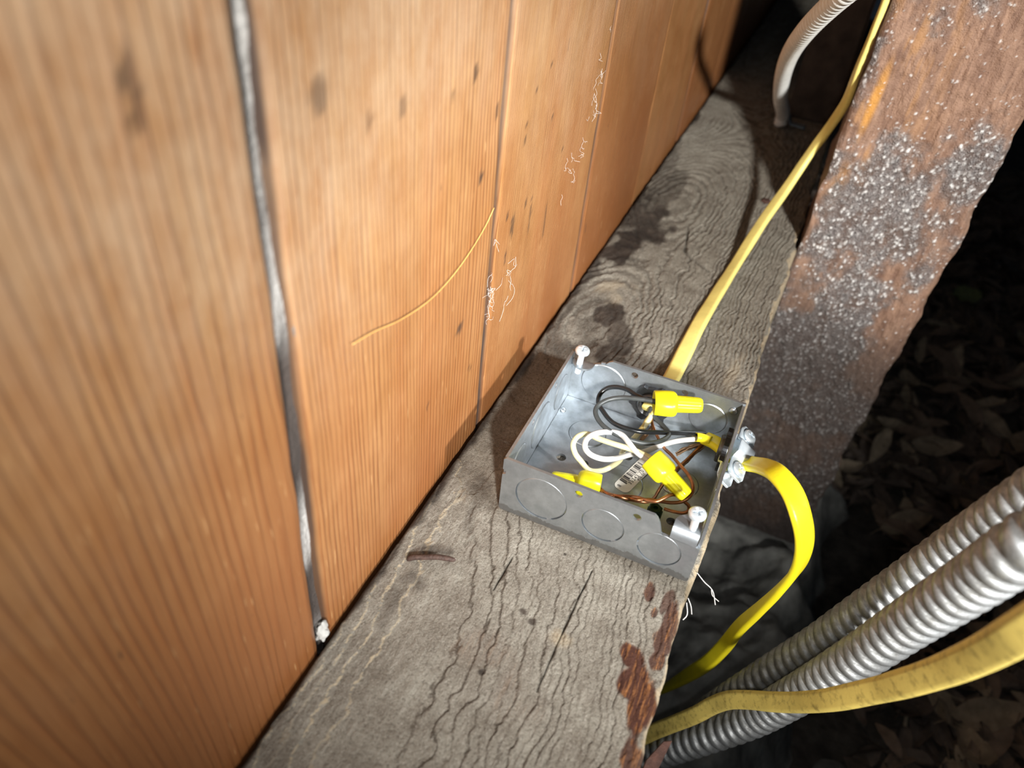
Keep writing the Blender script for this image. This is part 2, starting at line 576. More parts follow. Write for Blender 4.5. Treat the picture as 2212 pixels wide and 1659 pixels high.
# ------------------------------------------------------------------ wall of vertical boards (left)
wall = bpy.data.objects.new('wall_left', None)
link(wall, None, (-0.127, 0.4, -0.02)); wall['kind'] = 'structure'
XW = -0.1270
SEAMS = [-0.006, 0.1530, 0.3135, 0.4720, 0.6305, 0.7900, 0.9500, 1.11, 1.27, 1.43, 1.59, 1.75, 1.91, 2.07, 2.23]
GAPS = [0.0008, 0.0080, 0.0013] + [0.0008] * 12
MARKS = [  # dark flecks and scuffs: y, z, half width, half height, weight
    (0.1796, 0.2311, .0045, .006, .55), (0.2819, 0.2087, .002, .0038, .9), (0.2804, 0.086, .0035, .003, .8), (0.2928, 0.1603, .0016, .0034, .9),
    (0.3364, 0.1153, .0022, .008, .7), (0.3628, 0.111, .0013, .014, .6), (0.3893, 0.0928, .0013, .012, .6), (0.3052, 0.186, .0012, .004, .8),
    (0.2634, 0.205, .0016, .0012, .8), (0.226, 0.213, .003, .004, .45), (0.205, 0.215, .0015, .003, .4), (0.352, 0.123, .0008, .005, .8),
    (0.345, 0.132, .0009, .004, .8), (0.341, 0.163, .0006, .006, .8), (0.35, 0.18, .0006, .004, .8), (0.38, 0.16, .0006, .004, .8),
    (0.37, 0.19, .0006, .005, .8), (0.405, 0.13, .0005, .004, .8), (0.296, 0.05, .0012, .004, .6), (0.25, 0.06, .001, .003, .6),
    (0.115, 0.252, .0022, .009, .7), (0.33, 0.1, .0008, .004, .9), (0.336, 0.087, .0008, .003, .9), (0.327, 0.125, .0008, .005, .9)]
for b in range(17):
    bb_ = min(b, 6)
    if b < 14:
        y0 = SEAMS[b] + GAPS[b] / 2; y1 = SEAMS[b + 1] - GAPS[b + 1] / 2
    else:      # boards going on behind the camera
        y0 = -0.006 - 0.16 * (b - 13); y1 = y0 + 0.1590
    zb, zt = -0.06, 0.62
    ny = (70 if b < 6 else 24); nz = (300 if b < 6 else 60)
    yy = np.linspace(y0, y1, ny); zz = np.linspace(zb, zt, nz)
    Y, Z = np.meshgrid(yy, zz, indexing='ij')
    # ragged edges along the seams
    e0 = fbm(Z * 22, Z * 0 + b, 5 + b, 4) * 0.0007; e1 = fbm(Z * 22, Z * 0 + b + 9, 25 + b, 4) * 0.0007
    u = (Y - y0) / (y1 - y0)
    Yd = Y + e0 * (1 - u) ** 6 + e1 * u ** 6
    edge = np.minimum(Y - y0, y1 - Y)
    round_ = -0.0016 * np.clip(1 - edge / 0.0028, 0, 1) ** 2
    X = XW + 0.0006 * fbm(Y * 9, Z * 3, 40 + b, 3) + (0.0010, 0.0, 0.0006, 0.0012, 0.0, 0.0008, 0.0)[bb_] + round_
    slope = (0.0, 0.0, 0.0, 0.0, 0.0, 0.0, 0.0)[bb_]
    arch = (0.55, 0.04, 0.03, 0.05, 0.08, 0.08, 0.08)[bb_]
    grain = Y + 0.010 * fbm(Y * 5, Z * 2.2, 60 + b, 2) + 0.0011 * fbm(Y * 60, Z * 9, 80 + b, 2) + b * 3.7
    if b == 0:     # plain-sawn: arches lean towards the middle of the board as they rise
        grain = Y + 0.012 * fbm(Y * 6, Z * 2.5, 61, 2) - 0.16 * (0.16 - Y) * smooth(0.20, -0.05, Z) + 0.0007 * fbm(Y * 60, Z * 9, 81, 2)
    tone = np.full_like(Y, (0.22, 0.05, 0.0, 0.18, 0.10, 0.15, 0.2)[bb_]) + 0.18 * fbm(Y * 12, Z * 3, 90 + b, 3)
    if b == 3:
        tone += 0.25
    tone += (0.62 if b == 0 else 0.42) * smooth(0.23, 0.03, Z)  # boards darken downwards: the light's fall-off painted into the tone
    top_sheen = 0.55 * smooth(0.12, 0.26, Z + 0.03 * fbm(Y * 14, Z * 9, 130 + b, 3)) * (1.0, 1.0, 0.9, 0.6, 0.4, 0.3, 0.3)[bb_]  # whitish sheen on the upper boards, painted into their colour
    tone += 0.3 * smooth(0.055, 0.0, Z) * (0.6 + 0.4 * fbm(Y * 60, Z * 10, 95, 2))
    dirt = 0.85 * np.clip(1 - edge / 0.0016, 0, 1) ** 1.2 + 0.35 * np.clip(1 - edge / 0.006, 0, 1) * np.clip(fbm(Y * 30, Z * 20, 99 + b, 3), 0, 1)
    for my, mz, hw, hh, wt in MARKS:
        d2 = ((Y - my + 0.0008 * fbm(Y * 600, Z * 400, 7, 2)) / hw) ** 2 + ((Z - mz) / hh) ** 2
        dirt = np.maximum(dirt, wt * smooth(1.3, 0.5, d2))
    V = np.stack([X, Yd, Z], -1).reshape(-1, 3)
    nV = len(V)
    Vb = V.copy(); Vb[:, 0] = XW - 0.022
    VV = np.vstack([V, Vb])
    idx = np.arange(nV).reshape(ny, nz)
    F = np.stack([idx[:-1, :-1], idx[1:, :-1], idx[1:, 1:], idx[:-1, 1:]], -1).reshape(-1, 4)
    s1 = np.stack([idx[0, :-1], idx[0, 1:], idx[0, 1:] + nV, idx[0, :-1] + nV], -1)
    s2 = np.stack([idx[-1, 1:], idx[-1, :-1], idx[-1, :-1] + nV, idx[-1, 1:] + nV], -1)
    s3 = np.stack([idx[1:, 0], idx[:-1, 0], idx[:-1, 0] + nV, idx[1:, 0] + nV], -1)
    Fa = np.vstack([F, s1, s2, s3])
    att = {k: np.r_[a.ravel(), a.ravel()] for k, a in dict(grain=grain, tone=np.clip(tone, 0, 0.85), dirt=np.clip(dirt, 0, 1), top_sheen=np.clip(top_sheen, 0, 0.6), freq=np.full_like(Y, (205, 330, 430, 400, 400, 400, 400)[bb_])).items()}
    att['dirt'][nV:] = 0.9
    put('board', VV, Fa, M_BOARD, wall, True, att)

# dusty backing seen through the wide first seam
zz = np.linspace(-0.02, 0.6, 260)
yy = np.linspace(0.145, 0.161, 8)
Y, Z = np.meshgrid(yy, zz, indexing='ij')
X = XW - 0.0032 + 0.0016 * fbm(Y * 200, Z * 35, 3, 3) + 0.0012 * smooth(0.35, 0.9, fbm(Y * 3, Z * 14, 12, 2))
idx = np.arange(X.size).reshape(X.shape)
F = np.stack([idx[:-1, :-1], idx[1:, :-1], idx[1:, 1:], idx[:-1, 1:]], -1).reshape(-1, 4)
pal = smooth(-0.1, 0.6, fbm(Y * 3, Z * 16 + 3.0, 21, 3))
k = NT('dusty_batten')
k.set(color=k.mix(k.attr('pale'), (0.055, 0.042, 0.035), k.mix(k.noise(k.pos(), 260, 4), (0.22, 0.2, 0.18), (0.62, 0.6, 0.57))), rough=0.95)
k.bump(k.noise(k.pos(), 500, 4), 0.0015)
put('seam_batten', np.stack([X, Y, Z], -1).reshape(-1, 3), F, k.m, wall, True, {'pale': pal})

# ------------------------------------------------------------------ sill beam
SX0, SX1 = -0.1235, 0.0168
xs = np.linspace(SX0, SX1, 285)
ys = np.r_[np.linspace(-0.5, 0.02, 180)[:-1], np.arange(0.02, 0.56, 0.00075), np.arange(0.56, 1.0, 0.0012), np.linspace(1.0, 2.3, 160)]
X, Y = np.meshgrid(xs, ys, indexing='ij')
wob = 0.0016 * fbm(X * 40, Y * 55, 3, 2) + 0.0009 * fbm(X * 160, Y * 190, 4, 3)
pith = -0.098 + 0.010 * np.sin(Y * 9 + 0.6) + 0.012 * vnoise(Y * 7, Y * 0 + 2.0, 8)
u = X - pith + wob
# near the camera the board is flat sawn (wide lines); beyond the box it tightens
dep = 0.060 - 0.030 * smooth(0.25, 0.45, Y)
sp = 0.0027 + 0.0002 * smooth(0.3, 0.45, Y)
r = np.sqrt(u * u + dep * dep)
for kx, ky, s_, a_ in ((-0.112, 0.555, 0.042, 0.020), (-0.103, 0.857, 0.075, 0.055), (-0.075, 0.285, 0.03, 0.007)):
    d2 = ((X - kx) ** 2 + ((Y - ky) * 0.6) ** 2) / s_ ** 2
    r = r + a_ * np.exp(-d2)
ph = r / sp + 0.16 * fbm(X * 300, Y * 130, 15, 4)
fr = ph % 1.0
ring = np.floor(ph)
saw = np.where(fr < 0.90, 1 - fr / 0.90, (fr - 0.90) / 0.10)
hsel = vnoise(ring * 3.17, Y * 11, 33) * 0.5 + 0.5              # each ring cracks open more or less along its length
hsel = 0.25 + 0.75 * smooth(0.15, 0.7, hsel)
amp = (0.00075 + 0.00045 * smooth(0.36, 0.5, Y)) * hsel
far = smooth(0.36, 0.46, Y)
wave_ = 0.5 + 0.5 * np.cos(2 * np.pi * (fr - 0.35))
H = amp * ((saw * (1 - far) + wave_ * 1.15 * far) - 1.0)
H += 0.00030 * fbm(X * 130, Y * 90, 51, 4) + 0.0007 * fbm(X * 18, Y * 8, 52, 2)
fine = fbm(X * 900, Y * 220, 53, 3)
H += 0.00010 * fine
ridge = np.where((fr > 0.87) & (fr < 0.99), 1.0, 0.0) * hsel * smooth(-0.005, 0.02, u) * 0.9
ridge = ridge * (1 - far) + far * 0.62 * hsel * smooth(0.35, 0.0, wave_)
palel = np.where((fr > 0.925), 0.75, 0.0) * hsel * smooth(-0.004, -0.018, u) * smooth(0.36, 0.27, Y)


def crack(pts, w, d):
    global H, ridge
    P = catmull([(a, b, 0) for a, b in pts], 60)
    best = np.full(X.shape, 9.0)
    ylo, yhi = P[:, 1].min() - 0.01, P[:, 1].max() + 0.01
    jj = np.where((ys > ylo) & (ys < yhi))[0]
    Xs, Ys = X[:, jj], Y[:, jj]
    bst = np.full(Xs.shape, 9.0)
    n_ = len(P)
    for i in range(n_ - 1):
        a = P[i, :2]; b_ = P[i + 1, :2]
        t = np.clip(((Xs - a[0]) * (b_[0] - a[0]) + (Ys - a[1]) * (b_[1] - a[1])) / max(((b_ - a) ** 2).sum(), 1e-12), 0, 1)
        dx = Xs - a[0] - t * (b_[0] - a[0]); dy = Ys - a[1] - t * (b_[1] - a[1])
        taper = math.sin(math.pi * (i + 0.5) / n_) ** 0.6
        bst = np.minimum(bst, np.sqrt(dx * dx + dy * dy) / (w * (0.25 + 0.75 * taper)))
    f = np.clip(1 - bst, 0, 1)
    H[:, jj] -= d * f ** 0.5
    ridge[:, jj] = np.maximum(ridge[:, jj], f ** 0.4)


crack([(-0.0684, 0.2315), (-0.0691, 0.2188), (-0.0693, 0.2085)], 0.00055, 0.0018)
crack([(-0.0306, 0.2416), (-0.0315, 0.215), (-0.0318, 0.1715)], 0.00055, 0.0018)
crack([(-0.0655, 0.578), (-0.0623, 0.5674), (-0.050, 0.557), (-0.0404, 0.5491)], 0.0022, 0.0035)
crack([(-0.071, 0.610), (-0.068, 0.595), (-0.0655, 0.578)], 0.0011, 0.002)


def blob(lst, seed, soft=0.35, warp=0.35):
    out = np.zeros_like(X)
    wx = fbm(X * 75, Y * 45, seed, 4); wy = fbm(X * 75, Y * 45, seed + 3, 4)
    for bx, by, rx, ry, wt in lst:
        d = np.sqrt(((X - bx) / rx + warp * wx) ** 2 + ((Y - by) / ry + warp * wy) ** 2)
        out = np.maximum(out, wt * smooth(1.0, 1.0 - soft, d))
    return out


stain = blob([(-0.106, 0.600, .021, .058, .85), (-0.1085, 0.545, .019, .028, .95), (-0.098, 0.574, .019, .022, .9), (-0.112, 0.655, .014, .05, .6), (-0.101, 0.44, .022, .05, .3), (-0.120, 0.500, .008, .030, .8),
              (-0.100, 0.650, .013, .028, .6), (-0.121, 0.455, .006, .03, .65), (-0.0885, 0.455, .013, .017, .9), (-0.077, 0.430, .012, .028, .8),
              (-0.071, 0.400, .009, .014, .7), (-0.100, 0.69, .008, .03, .5), (-0.118, 0.73, .008, .05, .45)], 71)
stain = np.maximum(stain, 0.9 * smooth(0.0045, 0.0005, X - SX0 + 0.0025 * fbm(X * 50, Y * 50, 77, 4)))       # darker along the corner by the boards
stain = np.maximum(stain, blob([(-0.0895, 0.283, .012, .020, .5), (-0.098, 0.25, .010, .02, .4), (-0.1005, 0.217, .012, .007, .5), (-0.107, 0.196, .012, .006, .45),
                                (-0.109, 0.18, .006, .02, .4), (-0.103, 0.262, .007, .012, .45)], 78, 0.8, 0.6))
for hx, hy, hr in ((-0.0521, 0.2045, .0018), (-0.0462, 0.2015, .0022), (-0.0567, 0.1687, .0017), (-0.046, 0.244, .001)):
    stain = np.maximum(stain, 0.85 * smooth(1.2, 0.6, np.hypot(X - hx, Y - hy) / hr))
red = blob([(0.0060, 0.1985, .0075, .016, 1), (0.0020, 0.2085, .008, .0055, 1), (0.0125, 0.186, .006, .018, 1), (-0.0015, 0.2435, .0035, .007, .9),
            (0.0085, 0.2400, .004, .008, .8), (0.013, 0.225, .0045, .013, .9), (0.0125, 0.2115, .0035, .007, .9), (0.0130, 0.163, .0045, .009, .9),
            (0.004, 0.2325, .002, .003, .8), (0.009, 0.222, .0022, .0035, .7)], 73, 0.22, 0.4)
pinkish = blob([(-0.045, 0.165, .02, .014, .22), (-0.062, 0.176, .016, .012, .2)], 74, 0.8, 0.5)
red = np.maximum(red, pinkish)
pale = np.maximum(palel, 0.85 * smooth(0.0022, 0.0006, SX1 - X + 0.0013 * fbm(X * 80, Y * 120, 79, 3)))
pale = np.maximum(pale, blob([(-0.035, 0.198, .008, .006, .45), (0.003, 0.44, .006, .03, .3), (-0.095, 0.485, .014, .018, .35)], 80, 0.7, 0.5))
edge = SX1 - X
H -= 0.0022 * np.clip(1 - edge / 0.0028, 0, 1) ** 2 * (1 + 0.8 * fbm(X * 0, Y * 60, 81, 3))
H -= 0.0016 * np.clip(1 - (X - SX0) / 0.003, 0, 1) ** 2
H -= 0.0006 * red
Xo = X + 0.0014 * fbm(Y * 0 + 1, Y * 45, 82, 4) * smooth(0.01, 0.0, edge)
nV = X.size
idx = np.arange(nV).reshape(X.shape)
Vt = np.stack([Xo, Y, H - 0.0004], -1).reshape(-1, 3)
F = np.stack([idx[:-1, :-1], idx[1:, :-1], idx[1:, 1:], idx[:-1, 1:]], -1).reshape(-1, 4)
bord = np.r_[idx[:, 0], idx[-1, 1:], idx[-2::-1, -1], idx[0, -2:0:-1]]
Vs = Vt[bord].copy(); Vs[:, 2] = -0.14
nb = len(bord)
q = np.arange(nb); q2 = (q + 1) % nb
Fs = np.stack([bord[q2], bord[q], nV + q, nV + q2], -1)
att = {k_: np.r_[a.ravel(), np.zeros(nb)] for k_, a in dict(stain=np.clip(stain, 0, 1), red=np.clip(red, 0, 1), pale=np.clip(pale, 0, 1), ridge=np.clip(ridge, 0, 1)).items()}
sill = put('sill_timber', np.vstack([Vt, Vs]), np.vstack([F, Fs]), M_SILL, None, True, att, origin=(-0.053, 0.6, -0.07))
tag(sill, 'weathered grey timber sill with cracked grain and brown stains under the metal box', 'timber')

# ------------------------------------------------------------------ post beside the sill
PX0, PX1, PY0, PY1 = 0.0185, 0.1285, 0.629, 0.735
zl, zh = -0.334, 0.52
xs_ = np.linspace(PX0, PX1, 134); zs_ = np.linspace(zl, zh, 1000)
Xp, Zp = np.meshgrid(xs_, zs_, indexing='ij')
lean = 0.009 * Zp
Hh = 0.0012 * fbm(Xp * 70, Zp * 25, 5, 4) + 0.0006 * fbm(Xp * 320, Zp * 160, 6, 3)
white = np.zeros_like(Xp)
greyz = smooth(-0.30, 0.55, fbm(Xp * 26, Zp * 20, 8, 5, 0.62) * 0.75 + 1.25 * np.exp(-((Zp - 0.0 - 0.4 * (Xp - 0.06)) / 0.10) ** 2 - ((Xp - 0.064 - 0.10 * Zp) / 0.062) ** 2) - 0.30 - 0.45 * smooth(0.07, 0.16, Zp) + 0.55 * smooth(-0.03, -0.10, Zp))
low_shade = smooth(-0.005, -0.14, Zp + 0.03 * fbm(Xp * 15, Zp * 12, 55, 3))  # dimness of the lower post, shade put into its colour
dx_ = xs_[1] - xs_[0]; dz_ = zs_[1] - zs_[0]
for i in range(6500):
    px = RNG.uniform(PX0, PX1); pz = RNG.uniform(-0.30, 0.24)
    ii = int((px - PX0) / dx_); jj = int((pz - zl) / dz_)
    g = greyz[min(ii, 133), jj]
    if RNG.rand() > 0.16 + 0.84 * g:
        continue
    a = RNG.uniform(0.0004, 0.0014) * (1.0 if g > 0.4 else 0.62); bb = a * RNG.uniform(0.8, 1.9)
    w = int(bb / dz_) + 2
    i0, i1 = max(ii - w, 0), min(ii + w + 1, 134); j0, j1 = max(jj - w, 0), min(jj + w + 1, 1000)
    sub = np.s_[i0:i1, j0:j1]
    th = RNG.uniform(-0.5, 0.5)
    ax = (Xp[sub] - px) * math.cos(th) + (Zp[sub] - pz) * math.sin(th); az = -(Xp[sub] - px) * math.sin(th) + (Zp[sub] - pz) * math.cos(th)
    f = np.clip(1 - (ax / a) ** 2 - (az / bb) ** 2, 0, 1)
    Hh[sub] = Hh[sub] + 0.0011 * np.sqrt(f) * RNG.uniform(0.4, 1.0)
    br = RNG.uniform(0.1, 1.0) ** (1.5 if g > 0.4 else 0.8)
    white[sub] = np.maximum(white[sub], br * smooth(0.1, 0.7, f))
edge = np.minimum(Xp - PX0, PX1 - Xp)
Hh -= 0.004 * np.clip(1 - edge / 0.005, 0, 1) ** 2 * (1 + 0.7 * fbm(Zp * 40, Xp * 3, 14, 3))
orange = np.maximum(smooth(0.35, 1.0, fbm(Xp * 160, Zp * 26, 18, 4)) * smooth(0.02, 0.09, Zp) * 0.30 * smooth(0.09, 0.04, Xp),
                    0.9 * smooth(1.1, 0.3, np.hypot((Xp - 0.031 - 0.02 * (Zp - 0.1)) / 0.0045, (Zp - 0.125) / 0.035)))
orange = np.maximum(orange, 0.5 * smooth(1.1, 0.3, np.hypot((Xp - 0.03) / 0.008, (Zp - 0.055) / 0.03)))
dark = np.clip(greyz * 0.9, 0, 1)
white *= 1 - 0.8 * low_shade
rag = 0.0022 * fbm(Zp * 30, Zp * 0, 22, 4) * smooth(0.012, 0.0, PX1 - Xp) + 0.0012 * fbm(Zp * 40, Zp * 0 + 3, 23, 4) * smooth(0.012, 0.0, Xp - PX0)
Vf = np.stack([Xp + lean + rag, PY0 - Hh, Zp], -1).reshape(-1, 3)
nV = Xp.size
idx = np.arange(nV).reshape(Xp.shape)
F = np.stack([idx[:-1, :-1], idx[1:, :-1], idx[1:, 1:], idx[:-1, 1:]], -1).reshape(-1, 4)
# side faces, each a strip with a little relief
nd = 14


def side(edge_idx, off, flip, seed):
    ev = Vf[edge_idx]
    ds = np.linspace(0, PY1 - PY0, nd)
    P = np.repeat(ev[None], nd, 0)
    P[:, :, 1] += ds[:, None]
    P[1:, :, 0] += 0.0009 * fbm(ds[1:, None] * 80 + 0 * ev[None, :, 2], ev[None, :, 2] * 50 + 0 * ds[1:, None], seed, 3)
    ii_ = np.arange(P.shape[0] * P.shape[1]).reshape(P.shape[:2]) + off
    f_ = np.stack([ii_[:-1, :-1], ii_[1:, :-1], ii_[1:, 1:], ii_[:-1, 1:]], -1).reshape(-1, 4)
    return P.reshape(-1, 3), f_ if flip else f_[:, ::-1]


VL, FL = side(idx[0], nV, False, 31)
VR, FR = side(idx[-1], nV + len(VL), True, 32)
nz_ = len(zs_)
lastL = nV + (nd - 1) * nz_ + np.arange(nz_); lastR = nV + len(VL) + (nd - 1) * nz_ + np.arange(nz_)
FB = np.stack([lastL[:-1], lastL[1:], lastR[1:], lastR[:-1]], -1)
z0 = np.zeros(len(VL) + len(VR))
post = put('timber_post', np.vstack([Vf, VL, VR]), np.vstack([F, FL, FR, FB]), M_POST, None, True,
           {'white': np.r_[white.ravel(), z0], 'orange': np.r_[orange.ravel(), z0], 'dark': np.r_[dark.ravel(), z0 + 0.25], 'low_shade': np.r_[low_shade.ravel(), z0]}, origin=(0.073, 0.68, -0.334))
tag(post, 'rotting red-brown upright timber post crusted with white specks beside the sill', 'post')

# dim stud standing on the far end of the sill
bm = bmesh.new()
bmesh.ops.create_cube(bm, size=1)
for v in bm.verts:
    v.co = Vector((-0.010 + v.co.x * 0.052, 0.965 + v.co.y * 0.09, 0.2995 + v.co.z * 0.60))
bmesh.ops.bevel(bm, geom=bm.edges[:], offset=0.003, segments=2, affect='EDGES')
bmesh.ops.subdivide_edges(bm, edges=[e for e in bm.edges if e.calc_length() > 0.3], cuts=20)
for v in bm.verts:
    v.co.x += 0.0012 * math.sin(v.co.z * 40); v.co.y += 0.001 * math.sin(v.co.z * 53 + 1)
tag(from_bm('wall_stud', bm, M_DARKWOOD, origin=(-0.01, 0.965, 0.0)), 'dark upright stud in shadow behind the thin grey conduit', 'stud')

# ------------------------------------------------------------------ ground
gx = np.linspace(-0.3, 1.9, 190); gy = np.linspace(-0.1, 3.4, 260)
GX, GY = np.meshgrid(gx, gy, indexing='ij')
GZ0 = -0.42


def ground_z(x, y):
    return GZ0 + 0.012 * fbm(np.asarray(x) * 5, np.asarray(y) * 5, 3, 3) + 0.004 * fbm(np.asarray(x) * 40, np.asarray(y) * 40, 4, 2)


Gv = np.stack([GX, GY, ground_z(GX, GY)], -1).reshape(-1, 3)
idx = np.arange(GX.size).reshape(GX.shape)
F = np.stack([idx[:-1, :-1], idx[1:, :-1], idx[1:, 1:], idx[:-1, 1:]], -1).reshape(-1, 4)
fl = put('floor', Gv, F, M_SOIL)
fl['kind'] = 'structure'

# rough concrete footing under the sill and post
fx = np.linspace(-0.16, 0.30, 120); fy = np.linspace(0.20, 0.84, 170)
FX, FY = np.meshgrid(fx, fy, indexing='ij')
seat = smooth(0.004, 0.016, FX - 0.0) * smooth(0.155, 0.143, FX) * smooth(0.605, 0.617, FY) * smooth(0.765, 0.753, FY)
hz = -0.352 + 0.018 * fbm(FX * 9, FY * 9, 44, 4) + 0.010 * fbm(FX * 34, FY * 30, 45, 3)
mask = smooth(0.25, 0.145, FX + 0.045 * fbm(FX * 7, FY * 7, 47, 3)) * smooth(0.83, 0.78, FY) * smooth(0.21, 0.25, FY)
hz = hz * (1 - seat) - 0.3345 * seat
mask = np.maximum(mask, seat)
FZ = -0.46 + (hz + 0.46) * mask
Fv = np.stack([FX, FY, FZ], -1).reshape(-1, 3)
idx = np.arange(FX.size).reshape(FX.shape)
F = np.stack([idx[:-1, :-1], idx[1:, :-1], idx[1:, 1:], idx[:-1, 1:]], -1).reshape(-1, 4)
ft = put('concrete_footing', Fv, F, M_CONC, None, True, None, origin=(0.05, 0.5, -0.45))
tag(ft, 'lumpy grey concrete footing in the gloom below the sill edge', 'footing')

# ------------------------------------------------------------------ junction box
BX0, BX1, BY0, BY1, BH, BT = -0.0877, 0.0139, 0.2555, 0.3571, 0.038, 0.0015
box = thing('junction_box', (-0.0369, 0.3063, 0.0), 'open square galvanised steel junction box with round knockouts sitting on the grey sill', 'junction box')
ZB = 0.0004


def knock(parent, fn, cx, cy, r, ang, inset):
    """punched disc held by one small tab; sits a hair deeper than the plate"""
    bm = bmesh.new()
    n = 40
    prof = [(r - 0.0008, inset - 0.0001), (r - 0.00025, inset + 0.0003), (r - 0.00018, inset + BT - 0.0003), (r - 0.0007, inset + BT + 0.0001)]
    rows = [[bm.verts.new(fn(cx + q * math.cos(2 * math.pi * i / n), cy + q * math.sin(2 * math.pi * i / n), d)) for i in range(n)] for q, d in prof]
    for a, b in zip(rows, rows[1:]):
        for i in range(n):
            bm.faces.new((a[i], a[(i + 1) % n], b[(i + 1) % n], b[i]))
    bm.faces.new(rows[0]); bm.faces.new(rows[-1])
    # bridge tab
    ca, sa = math.cos(ang), math.sin(ang)
    pts = []
    for aa, bb, dd in ((-1, -1.8, 0), (1, -1.8, 0), (1, 1.2, 0), (-1, 1.2, 0), (-1, -1.8, 1), (1, -1.8, 1), (1, 1.2, 1), (-1, 1.2, 1)):
        t_ = aa * 0.0013; rr = r + bb * 0.0008
        a_, b_ = cx + rr * ca - t_ * sa, cy + rr * sa + t_ * ca
        pts.append(bm.verts.new(fn(a_, b_, (0.0003 if bb > 0 else inset) + dd * (BT - 0.0004))))
    for q in ((0, 1, 2, 3), (4, 5, 6, 7), (0, 1, 5, 4), (1, 2, 6, 5), (2, 3, 7, 6), (3, 0, 4, 7)):
        bm.faces.new([pts[i] for i in q])
    return from_bm('knockout', bm, M_BOX, parent, 30)


def panel(name, fn, outer, small, kos, inset=0.0005):
    bm = bmesh.new()
    sheet(bm, outer, [ring2(x, y, r, 20) for x, y, r in small] + [ring2(x, y, r, 40) for x, y, r, a, solid in kos], fn, BT)
    o = from_bm(name, bm, M_BOX, box, 30)
    for x, y, r, a, solid in kos:
        if solid:
            knock(o, fn, x, y, r, a, inset)
    return o


def arc2(cx, cy, r, a0, a1, n=5):
    return [(cx + r * math.cos(math.radians(a0 + (a1 - a0) * i / n)), cy + r * math.sin(math.radians(a0 + (a1 - a0) * i / n))) for i in range(n + 1)]


R1, R2 = 0.01385, 0.0110
# near face: notch and folded ear at its right end
out = arc2(BX0 + .002, ZB + .002, .002, 180, 270) + arc2(BX1 - .002, ZB + .002, .002, 270, 360)
out += [(BX1, 0.0245), (BX1 - 0.0015, 0.0262), (BX1 - 0.0160, 0.0262)] + arc2(BX1 - 0.0178, 0.0278, 0.0017, 290, 180, 4) + [(BX1 - 0.0210, 0.0325), (BX1 - 0.0228, 0.0358), (BX1 - 0.0245, BH - 0.0008), (BX0 + 0.0010, BH - 0.0002), (BX0, BH - 0.0012), (BX0, 0.030), (BX0 + 0.0018, 0.0290), (BX0 + 0.0018, 0.0272), (BX0, 0.0262)]
panel('front_panel', lambda a, b, d: (a, BY0 + d, b), out, [(-0.0479, 0.0322, 0.0022), (-0.0182, 0.0316, 0.0022)],
      [(-0.0659, 0.0187, R1, math.radians(-65), 1), (-0.0330, 0.0170, R2, math.radians(-50), 1), (-0.0040, 0.0155, R2, math.radians(190), 1)])
# far face: ear at its left end, cable entry open in the middle
out = [(BX0, 0.0255), (BX0 + 0.0015, 0.0262), (BX0 + 0.0160, 0.0262)] + arc2(BX0 + 0.0178, 0.0278, 0.0017, 250, 360, 4)[0:5] + [(BX0 + 0.0205, 0.0335), (BX0 + 0.0225, 0.0360), (BX0 + 0.0245, BH - 0.0008), (BX1, BH)]
out = arc2(BX1 - .002, ZB + .002, .002, 360, 270) + arc2(BX0 + .002, ZB + .002, .002, 270, 180) + out
panel('back_panel', lambda a, b, d: (a, BY1 - d, b), out, [(-0.0493, 0.0328, 0.0021), (-0.0195, 0.0322, 0.0021)],
      [(-0.0660, 0.0195, R1, math.radians(100), 1), (-0.0355, 0.0178, R2, 0, 0), (-0.0030, 0.0200, R2, math.radians(60), 1)])
# sides
ya, yb = BY0 + BT + 0.0002, BY1 - BT - 0.0002
rect = [(ya, ZB), (yb, ZB), (yb, BH - 0.0006), (ya, BH - 0.0006)]
panel('left_panel', lambda a, b, d: (BX0 + d, a, b), rect, [(0.2915, 0.0325, 0.0018), (0.3255, 0.0325, 0.0018)],
      [(0.2740, 0.0180, R2, math.radians(80), 1), (0.3063, 0.0180, R1, math.radians(250), 1), (0.3380, 0.0180, R2, math.radians(100), 1)], inset=0.0004)
panel('right_panel', lambda a, b, d: (BX1 - d, a, b), rect, [(0.2900, 0.0325, 0.0018)],
      [(0.2740, 0.0180, R2, math.radians(80), 1), (0.3050, 0.0180, R2, math.radians(250), 1), (0.3360, 0.0190, R2, 0, 0)], inset=0.0004)
# bottom
xa, xb = BX0 + BT + 0.0002, BX1 - BT - 0.0002
panel('bottom_panel', lambda a, b, d: (a, b, ZB + BT - d), [(xa, ya), (xb, ya), (xb, yb), (xa, yb)],
      [(-0.0709, 0.3041, 0.0028), (-0.0579, 0.3057, 0.0026), (-0.0372, 0.3225, 0.0026), (-0.0030, 0.2880, 0.0026)],
      [(-0.0640, 0.3290, R2, math.radians(110), 1), (-0.0365, 0.3010, R1, math.radians(160), 1), (-0.0060, 0.3170, R2, math.radians(-30), 1), (-0.0655, 0.2800, R2, math.radians(30), 1)], inset=-0.0005)


